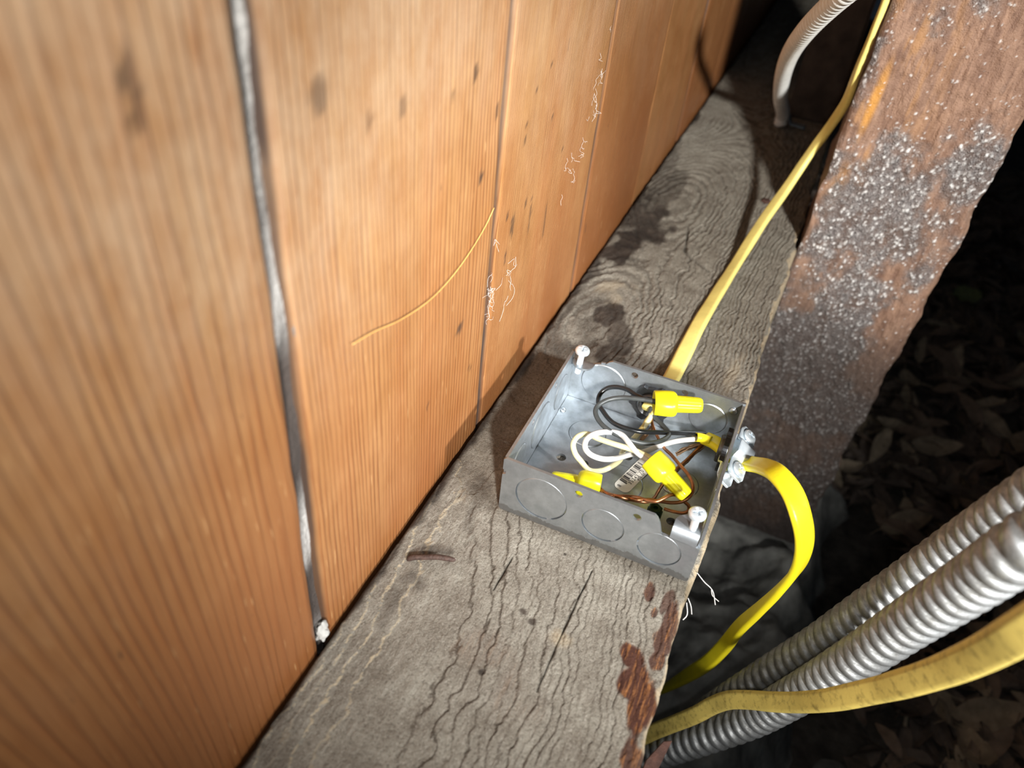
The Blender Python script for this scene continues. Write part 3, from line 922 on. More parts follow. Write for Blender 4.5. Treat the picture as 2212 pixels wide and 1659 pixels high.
def ear(x0, x1, yw, sgn):
    """tab folded inwards from the rim of a wall to take a cover screw"""
    prof = [(0.0, 0.0258), (0.0003, 0.0285), (0.0013, 0.0312), (0.0032, 0.0328), (0.0055, 0.0333)]
    bm = bmesh.new()
    xm = (x0 + x1) / 2; hw = (x1 - x0) / 2
    rows = []
    for d, z in prof:
        rows.append([(xm - hw, d, z), (xm + hw, d, z)])
    n = 10
    for i in range(1, n + 1):      # rounded tongue
        a = math.pi / 2 * i / n
        rows.append([(xm - hw * max(math.cos(a), 0.05), 0.0055 + 0.0062 * math.sin(a), 0.0333), (xm + hw * max(math.cos(a), 0.05), 0.0055 + 0.0062 * math.sin(a), 0.0333)])
    top = [[bm.verts.new((x, yw + sgn * d, z)) for x, d, z in rw] for rw in rows]
    bot = [[bm.verts.new((x, yw + sgn * (d + (0.0012 if k < 2 else 0.0008 if k == 2 else 0)), z - (0.0012 if k > 1 else 0.0))) for x, d, z in rw] for k, rw in enumerate(rows)]
    for A_, B_ in ((top, 1), (bot, -1)):
        for a, b in zip(A_, A_[1:]):
            bm.faces.new((a[0], a[1], b[1], b[0]))
    for k in range(len(rows) - 1):
        for s in (0, 1):
            bm.faces.new((top[k][s], top[k + 1][s], bot[k + 1][s], bot[k][s]))
    bm.faces.new((top[0][0], top[0][1], bot[0][1], bot[0][0])); bm.faces.new((top[-1][0], top[-1][1], bot[-1][1], bot[-1][0]))
    return from_bm('screw_ear', bm, M_BOX, box, 50)


ear(BX1 - 0.0150, BX1 - 0.0020, BY0, 1)
ear(BX0 + 0.0020, BX0 + 0.0150, BY1, -1)


def cross_head(bm, c, axis, R, hgt, spin, lip=0.0009):
    """pan head with a real cross-shaped recess"""
    axis = unit(np.asarray(axis, float))
    a = np.array([0, 0, 1.0]) if abs(axis[2]) < 0.9 else np.array([1.0, 0, 0])
    u = unit(np.cross(a, axis)); v = np.cross(axis, u)
    cs, sn = math.cos(spin), math.sin(spin)
    u, v = u * cs + v * sn, -u * sn + v * cs
    c = np.asarray(c, float)

    def P(x, y, h):
        return Vector(c + u * x + v * y + axis * h)
    n = 36
    rt = R * 0.72
    top = ring2(0, 0, rt, n)
    w, l_ = R * 0.13, R * 0.56
    cr = [(l_, -w), (l_, w), (w, w), (w, l_), (-w, l_), (-w, w), (-l_, w), (-l_, -w), (-w, -w), (-w, -l_), (w, -l_), (w, -w)]

    def dome(x, y):
        return hgt - 0.18 * hgt * ((x * x + y * y) / (R * R))
    V1 = [bm.verts.new(P(x, y, dome(x, y))) for x, y in top]
    V2 = [bm.verts.new(P(x, y, dome(x, y))) for x, y in cr]
    es = [bm.edges.new((V1[i], V1[(i + 1) % n])) for i in range(n)] + [bm.edges.new((V2[i], V2[(i + 1) % 12])) for i in range(12)]
    bmesh.ops.triangle_fill(bm, edges=es, use_beauty=True)
    V3 = [bm.verts.new(P(x * 0.75, y * 0.75, hgt * 0.3)) for x, y in cr]
    for i in range(12):
        bm.faces.new((V2[i], V3[i], V3[(i + 1) % 12], V2[(i + 1) % 12]))
    bm.faces.new(V3)
    prev = V1
    for rr, hh in ((R * 0.88, hgt * 0.74), (R * 0.97, hgt * 0.52), (R, hgt * 0.3), (R * 0.97, 0.0), (R * 0.4, 0.0)):
        cur = [bm.verts.new(P(rr * math.cos(2 * math.pi * i / n), rr * math.sin(2 * math.pi * i / n), hh)) for i in range(n)]
        for i in range(n):
            bm.faces.new((prev[i], prev[(i + 1) % n], cur[(i + 1) % n], cur[i]))
        prev = cur
    bm.faces.new(prev)


def machine_screw(parent, c_head, axis, R, hgt, length, spin, name='cover_screw'):
    bm = bmesh.new()
    cross_head(bm, c_head, axis, R, hgt, spin)
    s = from_bm(name, bm, M_ZINC, parent, 35)
    ax = unit(np.asarray(axis, float))
    C0 = np.asarray(c_head, float)
    corrugated('shank', [C0 + ax * 0.0003, C0 - ax * length * 0.5, C0 - ax * length], 0.0019, 0.0008, 0.0003, M_ZINC, s, m=16, per=6, fold=False)
    return s


machine_screw(box, (0.0074, 0.2602, 0.0425), (-0.04, -0.02, 1), 0.0043, 0.0027, 0.0150, 0.5)
machine_screw(box, (-0.0805, 0.3488, 0.0425), (0.05, -0.05, 1), 0.0043, 0.0027, 0.0160, 0.15)
# rivet dimple in the far right corner, and the small stamped dimple on the left bend
V, F = lathe([(0.0001, 0.0014), (0.0012, 0.0013), (0.0021, 0.0008), (0.0026, 0.0)], (0.0088, BY1 - BT - 0.0001, 0.0310), (0, -1, 0), 18)
put('dimple', V, F, M_BOX, box)
V, F = lathe([(0.0001, 0.0012), (0.0010, 0.0011), (0.0018, 0.0006), (0.0023, 0.0)], (-0.0835, 0.3415, ZB + BT), (0.5, 0, 1), 18)
put('dimple', V, F, M_BOX, box)
# green ground screw in the bottom
bm = bmesh.new()
for i in range(6):
    pass
V, F = lathe([(0.0047, 0.0), (0.0047, 0.0006), (0.0040, 0.0009), (0.0040, 0.0034), (0.0033, 0.0041), (0.0014, 0.0041), (0.0012, 0.0030)], (-0.0127, 0.2895, ZB + BT + 0.0001), (0, 0, 1), 6)
put('ground_screw', V, F, M_GREEN, box, False)

# barcode sticker on the bottom
LU = unit(np.array([0.0084, 0.0287, 0.0])); LV = np.array([-LU[1], LU[0], 0.0])        # along and up the sticker
LC = np.array([-0.0300, 0.3108, 0.0])
zlab = ZB + BT + 0.0007


def lab(a, b, h=0.0):
    p = LC + LU * a + LV * b
    return (p[0], p[1], zlab + h)


lab_out = arc2(0.0125, 0.0008, 0.0034, 0, 90) + arc2(-0.0125, 0.0008, 0.0034, 90, 180) + arc2(-0.0125, -0.0016, 0.0034, 180, 270) + arc2(0.0125, -0.0016, 0.0034, 270, 360)
bm = bmesh.new()
sheet(bm, lab_out, [], lambda a, b, d: lab(a, b, 0.0002 - d), 0.0002)
sticker = from_bm('barcode_sticker', bm, M_LABEL, box, 30)
bars = [3, 1, 2, 1, 1, 3, 2, 1, 4, 1, 1, 2, 1, 1, 3, 1, 2, 2, 1, 1, 1, 2, 3, 1, 1, 2, 1, 3, 1, 1, 2, 1, 4, 1, 2, 1, 1, 3, 1, 1, 2, 1]
bm = bmesh.new()
a = -0.0098
un = 0.0192 / sum(bars)
for i, w in enumerate(bars):
    if i % 2 == 0:
        p = [lab(a, 0.0036, 0.0003), lab(a + w * un, 0.0036, 0.0003), lab(a + w * un, -0.0006 + (0.0003 if i % 6 else -0.0004), 0.0003), lab(a, -0.0006 + (0.0003 if i % 6 else -0.0004), 0.0003)]
        bm.faces.new([bm.verts.new(q) for q in p])
    a += w * un
from_bm('barcode_bars', bm, M_INK, sticker, 30)


def text(name, body, size, a, b, parent, mat, spacing=1.0):
    cu = bpy.data.curves.new(name, 'FONT')
    cu.body = body; cu.size = size; cu.space_character = spacing; cu.extrude = 0.00002
    cu.align_x = 'LEFT'; cu.align_y = 'CENTER'
    cu.materials.append(mat)
    tmp = bpy.data.objects.new('lettering', cu)
    COL.objects.link(tmp)
    bpy.context.view_layer.update()
    me = bpy.data.meshes.new_from_object(tmp.evaluated_get(bpy.context.evaluated_depsgraph_get()))
    bpy.data.objects.remove(tmp); bpy.data.curves.remove(cu)
    me.materials.clear(); me.materials.append(mat)
    o = bpy.data.objects.new(name, me)
    COL.objects.link(o)
    o.parent = parent
    o.location = Vector(lab(a, b, 0.0003)) - WORLD_LOC[parent.name]
    o.rotation_euler = (0, 0, math.atan2(LU[1], LU[0]))
    return o


text('printed_number', '8', 0.0030, -0.0142, 0.0012, sticker, M_INK)
text('printed_number', '35243 70', 0.0030, -0.0085, -0.0020, sticker, M_INK, 1.25)
text('printed_number', '4SB-50', 0.0024, -0.0030, -0.0040, sticker, M_INK, 1.05)


# ------------------------------------------------------------------ cable connectors
def locknut(parent, c, axis, R, mat):
    axis = unit(np.asarray(axis, float))
    n = 48
    prof = []
    a = np.array([0, 0, 1.0]); u = unit(np.cross(a, axis)); v = np.cross(axis, u)
    V = []; F = []
    ri = R * 0.72
    for d in (0.0, 0.0026):
        for k in range(n):
            t = 2 * math.pi * k / n
            ro = R * (1.12 if (k % 8) in (0, 1, 2) else 0.97)
            V.append(np.asarray(c) + axis * d + ro * (u * math.cos(t) + v * math.sin(t)))
        for k in range(n):
            t = 2 * math.pi * k / n
            V.append(np.asarray(c) + axis * d + ri * (u * math.cos(t) + v * math.sin(t)))
    for k in range(n):
        k2 = (k + 1) % n
        F += [(k, k2, n + k2, n + k), (2 * n + k, 3 * n + k, 3 * n + k2, 2 * n + k2), (k, 2 * n + k, 2 * n + k2, k2), (n + k, n + k2, 3 * n + k2, 3 * n + k)]
    put('locknut', np.array(V), F, mat, parent, False)
    # threaded throat poking through it
    prof = [(ri * 0.80, -0.010), (ri * 0.98, -0.010), (ri * 0.98, 0.0040), (ri * 0.92, 0.0048), (ri * 0.80, 0.0048), (ri * 0.80, -0.0095)]
    V, F = lathe(prof, c, axis, 32)
    F = F[:-2]
    put('throat', V, F, mat, parent)


con = thing('cable_connector', (0.0155, 0.336, 0.019), 'bright zinc two-screw cable clamp on the outer right side of the box', 'cable clamp')
locknut(con, (BX1 - BT - 0.0002, 0.336, 0.019), (-1, 0, 0), 0.0112, M_DARKSTEEL)
# clamp jaw: saddle bar along the box side with a hump in the middle
ks = np.linspace(-0.0200, 0.0200, 41)
S0 = np.array([0.0200, 0.3285, 0.0272]); SA = unit(np.array([0.02, 1.0, 0.0])); SW = unit(np.array([0.82, -0.02, -0.57])); SN = np.cross(SA, SW)
if SN[2] < 0:
    SN = -SN


def jaw(name, off, wid, flip):
    V = []; F = []
    for k in ks:
        hump = 0.0030 * (smooth(0.0085, 0.0045, abs(k))) - 0.0010
        tap = 1.0 - 0.30 * smooth(0.0165, 0.0200, abs(k))
        for s, h in ((-1, 0), (1, 0), (1, -0.0016), (-1, -0.0016)):
            V.append(S0 + SA * k + SW * s * wid * tap + SN * (off + flip * hump + h))
    n = len(ks)
    for i in range(n - 1):
        for j in range(4):
            F.append((i * 4 + j, i * 4 + (j + 1) % 4, (i + 1) * 4 + (j + 1) % 4, (i + 1) * 4 + j))
    F += [(3, 2, 1, 0), tuple((n - 1) * 4 + j for j in range(4))]
    bm = bmesh.new()
    vs = [bm.verts.new(p) for p in V]
    for f in F:
        bm.faces.new([vs[i] for i in f])
    bmesh.ops.recalc_face_normals(bm, faces=bm.faces)
    bmesh.ops.bevel(bm, geom=[e for e in bm.edges if e.is_valid and len(e.link_faces) == 2 and e.calc_face_angle(0) > 0.9], offset=0.00035, segments=2, affect='EDGES')
    return from_bm(name, bm, M_ZINC, con, 35)


jaw('clamp_jaw', 0.0015, 0.0054, 1)
jaw('clamp_jaw', -0.0080, 0.0052, -1)
V, F = lathe([(0.0088, -0.0005), (0.0108, -0.0005), (0.0108, 0.0022), (0.0092, 0.0030), (0.0088, 0.0075), (0.0075, 0.0075), (0.0075, 0.0)], (BX1 + 0.0004, 0.336, 0.019), (1, -0.25, 0.25), 28)
put('body', V, F[:-2], M_ZINC, con)
for sgn, sp_ in ((0.0138, 0.3), (-0.0138, 0.9)):
    hc = S0 + SA * sgn + SN * 0.0011
    machine_screw(con, hc, SN, 0.0041, 0.0019, 0.0120, sp_, 'clamp_screw')

con2 = thing('cable_connector', (-0.0355, 0.3558, 0.0178), 'dark ring nut of cable connector inside the box behind the upper yellow wire nut', 'cable clamp')
locknut(con2, (-0.0355, BY1 - BT - 0.0002, 0.0178), (0, -1, 0), 0.0118, M_DARKSTEEL)
V, F = lathe([(0.0085, 0.0), (0.0104, 0.0), (0.0104, 0.0030), (0.0088, 0.0040), (0.0088, 0.0120), (0.0072, 0.0120), (0.0072, 0.0)], (-0.0355, BY1 + 0.0004, 0.0178), (0, 1, -0.12), 28)
put('body', V, F[:-2], M_DARKSTEEL, con2)

# ------------------------------------------------------------------ cables
def flat_cable(name, pts, w, h, mat, parent, hint, step=0.0015, wob=0.0, swell=0.0):
    C = catmull(pts, len(pts) * 24)
    C, s = resample(C, step)
    if hint is not None:
        hint = np.asarray(hint, float)
        if hint.ndim == 2:
            hint = catmull(hint, len(C))
            hint = hint
    T, W, N = frames(C, hint)
    P = flat_prof(w, h)
    P = np.repeat(P[None], len(C), 0)
    if swell:
        P = P * (1 + swell * np.clip(1 - s / (0.55 * s[-1]), 0, 1))[:, None, None]
    if wob:
        P = P * (1 + wob * vnoise(s * 45, s * 0, 5))[:, None, None]
        P[:, :, 1] *= (1 + 1.2 * wob * vnoise(s * 90, s * 0 + 4, 6))[:, None]
    V, F = loft(C, W, N, P)
    return put(name, V, F, mat, parent)


# cable A: lies along the sill, enters the far wall of the box
ca = thing('electrical_cable', (-0.03, 0.42, 0.004), 'faded yellow flat cable running up the grey sill from the box to the rotting post', 'cable')
TOP = [[-0.0350, 0.3500, 0.0175], [-0.0348, 0.3620, 0.0165], [-0.0335, 0.3790, 0.0115], [-0.0325, 0.4020, 0.0040], [-0.0318, 0.4300, 0.0025], [-0.0305, 0.4700, 0.0025], [-0.0268, 0.519, 0.0028], [-0.0216, 0.5710, 0.0060],
       [-0.0143, 0.6171, 0.020], [-0.0057, 0.6525, 0.036], [0.0031, 0.6700, 0.063], [0.0105, 0.6650, 0.0890], [0.0150, 0.6550, 0.1130], [0.0150, 0.648, 0.1365], [0.0158, 0.645, 0.1603], [0.0163, 0.642, 0.1880], [0.0172, 0.640, 0.215], [0.018, 0.64, 0.27]]
hint = [(1, 0, 0)] * 6 + [(1, 0.1, 0.1), (1, 0.1, 0.1), (0.9, -0.1, 0.35), (0.8, -0.4, 0.5), (0.7, -0.6, 0.4), (0.35, -0.9, 0.3), (0.1, -1, 0.15), (0, -1, 0.1), (0, -1, 0), (0, -1, 0), (0, -1, 0), (0, -1, 0)]
flat_cable('sheath', TOP, 0.0108, 0.0046, M_YELLOW_TOP, ca, hint, wob=0.05)
B2 = [[-0.0350, 0.3540, 0.0185], [-0.0345, 0.3476, 0.018], [-0.0299, 0.3441, 0.017], [-0.025, 0.3395, 0.018], [-0.0198, 0.331, 0.021], [-0.0214, 0.3212, 0.024], [-0.0285, 0.3134, 0.025], [-0.0375, 0.3106, 0.026], [-0.0496, 0.3111, 0.027], [-0.0573, 0.3162, 0.027],
      [-0.0607, 0.3209, 0.028], [-0.0606, 0.325, 0.029], [-0.0565, 0.3301, 0.031], [-0.05, 0.333, 0.033], [-0.0419, 0.334, 0.035], [-0.0300, 0.3352, 0.037]]
wire('black_wire', B2, 0.00135, M_GREYBLACK, ca)
CR = [[-0.0345, 0.354, 0.0172], [-0.0334, 0.3437, 0.0165], [-0.0349, 0.3393, 0.012], [-0.0374, 0.3327, 0.009], [-0.0394, 0.325, 0.008], [-0.0405, 0.3176, 0.008], [-0.0397, 0.3131, 0.008], [-0.0418, 0.3052, 0.009], [-0.0465, 0.2948, 0.012], [-0.0517, 0.2896, 0.015], [-0.057, 0.2917, 0.017],
      [-0.0612, 0.2935, 0.019], [-0.0643, 0.2976, 0.021], [-0.064, 0.3032, 0.022], [-0.0602, 0.3078, 0.022], [-0.0533, 0.3063, 0.023], [-0.045, 0.3044, 0.025], [-0.0365, 0.3039, 0.026], [-0.0301, 0.3028, 0.027], [-0.0215, 0.3000, 0.0282]]
o = wire('white_wire', CR, 0.00155, M_CREAM, ca); o['label'] = 'aged cream insulated wire'
CB = [[-0.0442, 0.2828, 0.013], [-0.0366, 0.2772, 0.016], [-0.0301, 0.2797, 0.0155], [-0.0227, 0.2786, 0.018], [-0.0171, 0.2832, 0.0165], [-0.0115, 0.2854, 0.016], [-0.006, 0.2872, 0.016], [-0.0012, 0.2895, 0.017], [0.0012, 0.2917, 0.019], [0.0021, 0.2956, 0.021], [0.0004, 0.3003, 0.022],
      [-0.0032, 0.3051, 0.022], [-0.0091, 0.3111, 0.021], [-0.0146, 0.3189, 0.018], [-0.0195, 0.3258, 0.0145], [-0.0255, 0.336, 0.0115], [-0.0310, 0.3436, 0.0125], [-0.0352, 0.353, 0.0155]]
wire('ground_wire', CB, 0.00095, M_COPPER, ca, m=8)


def strip(name, pts, w, mat, parent, hint, twist=0.0, seed=0, curl=0.0006):
    """torn paper or sheath flap: thin crinkled ribbon"""
    C = catmull(pts, len(pts) * 12); C, s = resample(C, 0.0008)
    T, W, N = frames(C, hint)
    us = np.linspace(-1, 1, 7)
    L = s[-1]
    ww = w * (0.75 + 0.25 * vnoise(s * 300, s * 0, seed)) * (1 - 0.5 * smooth(0.75, 1.0, s / L))
    n = len(C)
    V = []
    for side_ in (0, 1):
        for i in range(n):
            for u_ in us:
                h = curl * (u_ * u_) * 2 + 0.0004 * float(vnoise(s[i] * 500, u_ * 2.0, seed + 2)) - side_ * 0.0003
                V.append(C[i] + W[i] * u_ * ww[i] + N[i] * h)
    m = len(us); F = []
    for i in range(n - 1):
        for j in range(m - 1):
            F.append((i * m + j, i * m + j + 1, (i + 1) * m + j + 1, (i + 1) * m + j))
            o_ = n * m
            F.append((o_ + i * m + j, o_ + (i + 1) * m + j, o_ + (i + 1) * m + j + 1, o_ + i * m + j + 1))
        for j in (0, m - 1):
            F.append((i * m + j, (i + 1) * m + j, n * m + (i + 1) * m + j, n * m + i * m + j))
    return put(name, np.array(V), F, mat, parent)


o = strip('torn_sheath', [(-0.0322, 0.3500, 0.0205), (-0.0333, 0.3460, 0.0195), (-0.0352, 0.3405, 0.0150), (-0.0375, 0.3340, 0.0112)], 0.0024, M_TAN, ca, (0.9, -0.3, 0.3), seed=4, curl=-0.0008)
strip('torn_sheath', [(-0.0300, 0.3440, 0.0105), (-0.0320, 0.3370, 0.0085), (-0.0345, 0.3300, 0.0070)], 0.0016, M_PAPER, ca, (1, 0, 0.2), seed=9)

# cable B: enters the right wall through the zinc clamp, loops out and drops below the sill
cb = thing('electrical_cable', (0.0550, 0.30, 0.0), 'bright yellow cable looping out of the zinc clamp and dropping beneath the sill', 'cable')
LOOP = [[-0.0010, 0.3420, 0.0172], [0.0054, 0.3398, 0.0182], [0.0125, 0.3350, 0.0192], [0.0195, 0.3292, 0.0215], [0.0250, 0.3232, 0.0270], [0.0311, 0.3135, 0.0370], [0.0375, 0.3018, 0.0455], [0.0456, 0.2918, 0.0463], [0.0524, 0.2851, 0.0403], [0.0586, 0.2848, 0.0269], [0.0629, 0.2892, 0.0041], [0.0621, 0.2959, -0.024],
        [0.059, 0.3067, -0.0616], [0.0556, 0.3155, -0.0936], [0.0542, 0.3274, -0.1351], [0.0504, 0.3337, -0.168], [0.0424, 0.3488, -0.2189], [0.0325, 0.368, -0.2786], [0.022, 0.39, -0.34]]
flat_cable('sheath', LOOP, 0.0108, 0.0046, M_YELLOW, cb, [(0.2, 0.95, -0.2)] * 5 + [(0.45, 0.85, 0.1), (0.55, 0.75, 0.3), (0.5, 0.75, 0.35), (0.35, 0.8, 0.4), (0.1, 0.9, 0.2), (-0.3, 0.9, 0.1), (-0.5, 0.75, 0), (-0.5, 0.7, 0), (-0.5, 0.7, 0.1), (-0.4, 0.7, 0.2), (0.2, 0.8, 0.3), (0.6, 0.5, 0.3), (0.7, 0.4, 0.2), (0.7, 0.4, 0.2)])
V, F = loft(*(lambda C: (C,) + frames(C, (0, 0.75, -0.65))[1:])(resample(catmull([(-0.0062, 0.3400, 0.0172), (-0.0030, 0.3412, 0.0172), (0.0030, 0.3405, 0.0178)], 20), 0.0006)[0]), np.vstack([flat_prof(0.0112, 0.0052), ])[:, :], close=False)
sl = put('sheath_end', V, F, M_YELLOW, cb)
sl.modifiers.new('thickness', 'SOLIDIFY').thickness = 0.0006
B1 = [[0.0020, 0.3418, 0.0175], [-0.0008, 0.3445, 0.0175], [-0.01, 0.3390, 0.019], [-0.0245, 0.3285, 0.022], [-0.0361, 0.3223, 0.023], [-0.0493, 0.3231, 0.022], [-0.0583, 0.3308, 0.021], [-0.0633, 0.3371, 0.021], [-0.064, 0.3417, 0.023], [-0.0615, 0.3448, 0.026], [-0.0566, 0.3463, 0.028],
      [-0.0503, 0.3449, 0.030], [-0.0438, 0.3404, 0.032], [-0.0371, 0.3371, 0.034], [-0.0290, 0.3362, 0.0355]]
wire('black_wire', B1, 0.00135, M_BLACK, cb)
W1 = [[0.0025, 0.3410, 0.0165], [-0.0001, 0.3431, 0.0155], [-0.0091, 0.3375, 0.016], [-0.0159, 0.332, 0.016], [-0.0223, 0.3266, 0.0145], [-0.0283, 0.3195, 0.0135], [-0.0346, 0.3126, 0.0145], [-0.0417, 0.3022, 0.017], [-0.0478, 0.2968, 0.019], [-0.054, 0.2952, 0.021], [-0.0577, 0.2977, 0.022], [-0.0585, 0.3026, 0.0235],
      [-0.0554, 0.3073, 0.025], [-0.049, 0.3104, 0.0265], [-0.0426, 0.3106, 0.0275], [-0.0364, 0.3055, 0.0282], [-0.0314, 0.3022, 0.0272], [-0.0220, 0.2985, 0.0272]]
wire('white_wire', W1, 0.00155, M_WHITE, cb)
CC = [[0.0030, 0.3410, 0.0150], [0.0001, 0.3413, 0.014], [-0.0032, 0.335, 0.012], [-0.0057, 0.3292, 0.01], [-0.0086, 0.3222, 0.009], [-0.0108, 0.3172, 0.008], [-0.0134, 0.3065, 0.008], [-0.0145, 0.298, 0.009], [-0.015, 0.2909, 0.011], [-0.0177, 0.2828, 0.0148], [-0.0227, 0.2800, 0.0160], [-0.0297, 0.2770, 0.0178], [-0.0369, 0.2790, 0.0145], [-0.0439, 0.2815, 0.0125]]
wire('ground_wire', CC, 0.00095, M_COPPER, cb, m=8)
strip('kraft_paper', [(0.0010, 0.3410, 0.0135), (-0.0040, 0.3385, 0.0115), (-0.0085, 0.3350, 0.0095), (-0.0122, 0.3310, 0.0075)], 0.0024, M_PAPER, cb, (0.4, -0.6, 0.3), seed=14, curl=0.0008)
strip('kraft_paper', [(0.0005, 0.3395, 0.0130), (-0.0030, 0.3330, 0.0110), (-0.0060, 0.3260, 0.0085), (-0.0095, 0.3190, 0.0060)], 0.0013, M_PAPER, cb, (0.7, -0.3, 0.4), seed=19, curl=0.0006)

# pigtail to the green screw
pg = wire('ground_pigtail', [[-0.0439, 0.2822, 0.0135], [-0.0369, 0.2770, 0.0152], [-0.0297, 0.2788, 0.0168], [-0.0226, 0.2812, 0.0172], [-0.0169, 0.2805, 0.0185], [-0.0129, 0.2807, 0.0200], [-0.0103, 0.2832, 0.021], [-0.0078, 0.287, 0.021], [-0.0054, 0.2901, 0.0195], [-0.0029, 0.2922, 0.0172], [0.0001, 0.2921, 0.015],
                            [0.0028, 0.2922, 0.013], [0.0034, 0.2909, 0.011], [0.0015, 0.2901, 0.009], [-0.0032, 0.2905, 0.007], [-0.0085, 0.2906, 0.0062]], 0.00095, M_COPPER, None, m=8)
tag(pg, 'bare copper grounding pigtail curling from the twist to the green screw in the box', 'wire')

# cable C: old cable hanging across the conduits
LOWC = [[0.1024, 0.1765, 0.147], [0.1044, 0.1863, 0.1227], [0.109, 0.2032, 0.087], [0.1101, 0.2175, 0.0538], [0.1075, 0.2268, 0.028], [0.1036, 0.2356, 0.0033], [0.0937, 0.2454, -0.0307], [0.0856, 0.2552, -0.057], [0.0776, 0.2635, -0.0777], [0.0697, 0.2707, -0.095], [0.0617, 0.2774, -0.1135], [0.056, 0.2829, -0.1346], [0.0498, 0.2844, -0.1545], [0.0332, 0.2893, -0.1994], [0.0228, 0.2919, -0.2271], [0.0148, 0.3039, -0.2471]]
VD = unit(np.array([0.18, 0.53, -0.70]))
Cc = np.array(LOWC); Tn = unit(np.gradient(Cc, axis=0))
hw = np.cross(Tn, np.broadcast_to(VD, Tn.shape))
cc_ = flat_cable('electrical_cable', LOWC, 0.0106, 0.0048, M_YELLOW_OLD, None, hw, wob=0.03, swell=0.22)
tag(cc_, 'dirty mustard yellow cable crossing in front of the two ribbed steel conduits', 'cable')


# ------------------------------------------------------------------ wire nuts
def wire_nut(label, base, tip, roll):
    base = np.array(base); tip = np.array(tip)
    ax = unit(tip - base)
    a = np.array([0, 0, 1.0])
    W = unit(a - a.dot(ax) * ax); N = np.cross(ax, W)
    W, N = W * math.cos(roll) + N * math.sin(roll), -W * math.sin(roll) + N * math.cos(roll)
    m = 48
    th = np.linspace(0, 2 * np.pi, m, endpoint=False)

    def sec(s, a_, b_, p, rib):
        c, d = np.cos(th), np.sin(th)
        rr = (np.abs(c / a_) ** p + np.abs(d / b_) ** p) ** (-1.0 / p) + rib * np.clip(np.cos(th * 12), -0.4, 0.6)
        return base[None] + ax[None] * s + W[None] * (rr * c)[:, None] + N[None] * (rr * d)[:, None]
    root = thing('wire_nut', base, label, 'wire connector', 'yellow wire nuts in the junction box')

    def build(name, rows, parent, capa=False, capb=False):
        V = np.vstack([sec(*r_) for r_ in rows]); F = []
        for i in range(len(rows) - 1):
            for j in range(m):
                F.append((i * m + j, i * m + (j + 1) % m, (i + 1) * m + (j + 1) % m, (i + 1) * m + j))
        if capa:
            F.append(tuple(range(m - 1, -1, -1)))
        if capb:
            F.append(tuple((len(rows) - 1) * m + j for j in range(m)))
        return put(name, V, F, M_NUT, parent)
    build('skirt', [(0.0045, 0.0040, 0.0034, 2.0, 0), (0.0020, 0.0058, 0.0044, 2.4, 0), (0.0002, 0.0066, 0.0048, 2.6, 0), (0.0, 0.0070, 0.0052, 2.7, 0), (0.0004, 0.0075, 0.0055, 2.8, 0), (0.0060, 0.0081, 0.0055, 2.9, 0), (0.0092, 0.0082, 0.0054, 3.0, 0), (0.0108, 0.0078, 0.0053, 3.0, 0), (0.0118, 0.0070, 0.0051, 2.8, 0), (0.0124, 0.0058, 0.0048, 2.4, 0), (0.0127, 0.0040, 0.0040, 2.0, 0)], root, True)
    build('ribbed_cap', [(0.0110, 0.0046, 0.0046, 2.0, 0), (0.0122, 0.0047, 0.0046, 2.0, 0.0001), (0.0132, 0.0046, 0.0045, 2.0, 0.00035), (0.0190, 0.0044, 0.0043, 2.0, 0.00035), (0.0240, 0.0042, 0.0041, 2.0, 0.00032), (0.0254, 0.0040, 0.0039, 2.0, 0.0002), (0.0262, 0.0034, 0.0034, 2.0, 0), (0.0265, 0.0022, 0.0022, 2.0, 0)], root, True, True)
    return root


wire_nut('yellow wire nut capping the looped black wires, in front of the far box wall', (-0.0327, 0.3343, 0.0360), (-0.0069, 0.3433, 0.0380), 1.45)
wire_nut('yellow wire nut capping the white and cream wires over the barcode sticker', (-0.0231, 0.2997, 0.0290), (-0.0012, 0.2915, 0.0210), 1.2)
wire_nut('yellow wire nut on the twisted bare copper wires, half hidden by the near box wall', (-0.0425, 0.2836, 0.0112), (-0.0680, 0.2785, 0.0105), 0.15)

# ------------------------------------------------------------------ conduits
CONA = [[0.129, 0.2751, 0.123], [0.1253, 0.284, 0.0882], [0.1214, 0.2992, 0.0396], [0.1145, 0.3036, 0.0042], [0.1063, 0.3061, -0.0313], [0.0965, 0.3082, -0.0722], [0.0859, 0.3108, -0.1109], [0.0704, 0.3113, -0.1623], [0.0564, 0.3131, -0.2127], [0.0353, 0.3124, -0.2734], [0.0098, 0.3132, -0.3433]]
CONB = [[0.1224, 0.2427, 0.1289], [0.1149, 0.2382, 0.1104], [0.1135, 0.2486, 0.0741], [0.1091, 0.2626, 0.0206], [0.1043, 0.269, -0.0162], [0.0976, 0.2759, -0.0581], [0.0901, 0.2826, -0.0989], [0.0808, 0.2882, -0.1395], [0.0575, 0.2886, -0.1896], [0.0392, 0.2883, -0.2258], [0.0167, 0.2856, -0.2677]]
tag(corrugated('flexible_conduit', CONA, 0.0112, 0.0083, 0.0024, M_FLEX, None, m=40, per=12), 'ribbed steel flexible conduit lying behind, striped by its twin\'s shadow', 'conduit')
tag(corrugated('flexible_conduit', CONB, 0.0112, 0.0083, 0.0024, M_FLEX, None, m=40, per=12), 'ribbed steel flexible conduit in front, directly beneath the mustard cable', 'conduit')
THIN = [[-0.0365, 0.8875, 0.0019], [-0.0362, 0.885, 0.0109], [-0.0407, 0.83, 0.0457], [-0.0407, 0.75, 0.0895], [-0.0352, 0.655, 0.1374], [-0.0253, 0.58, 0.1747], [-0.0147, 0.535, 0.2004], [-0.0055, 0.505, 0.2183], [0.0038, 0.49, 0.2317]]
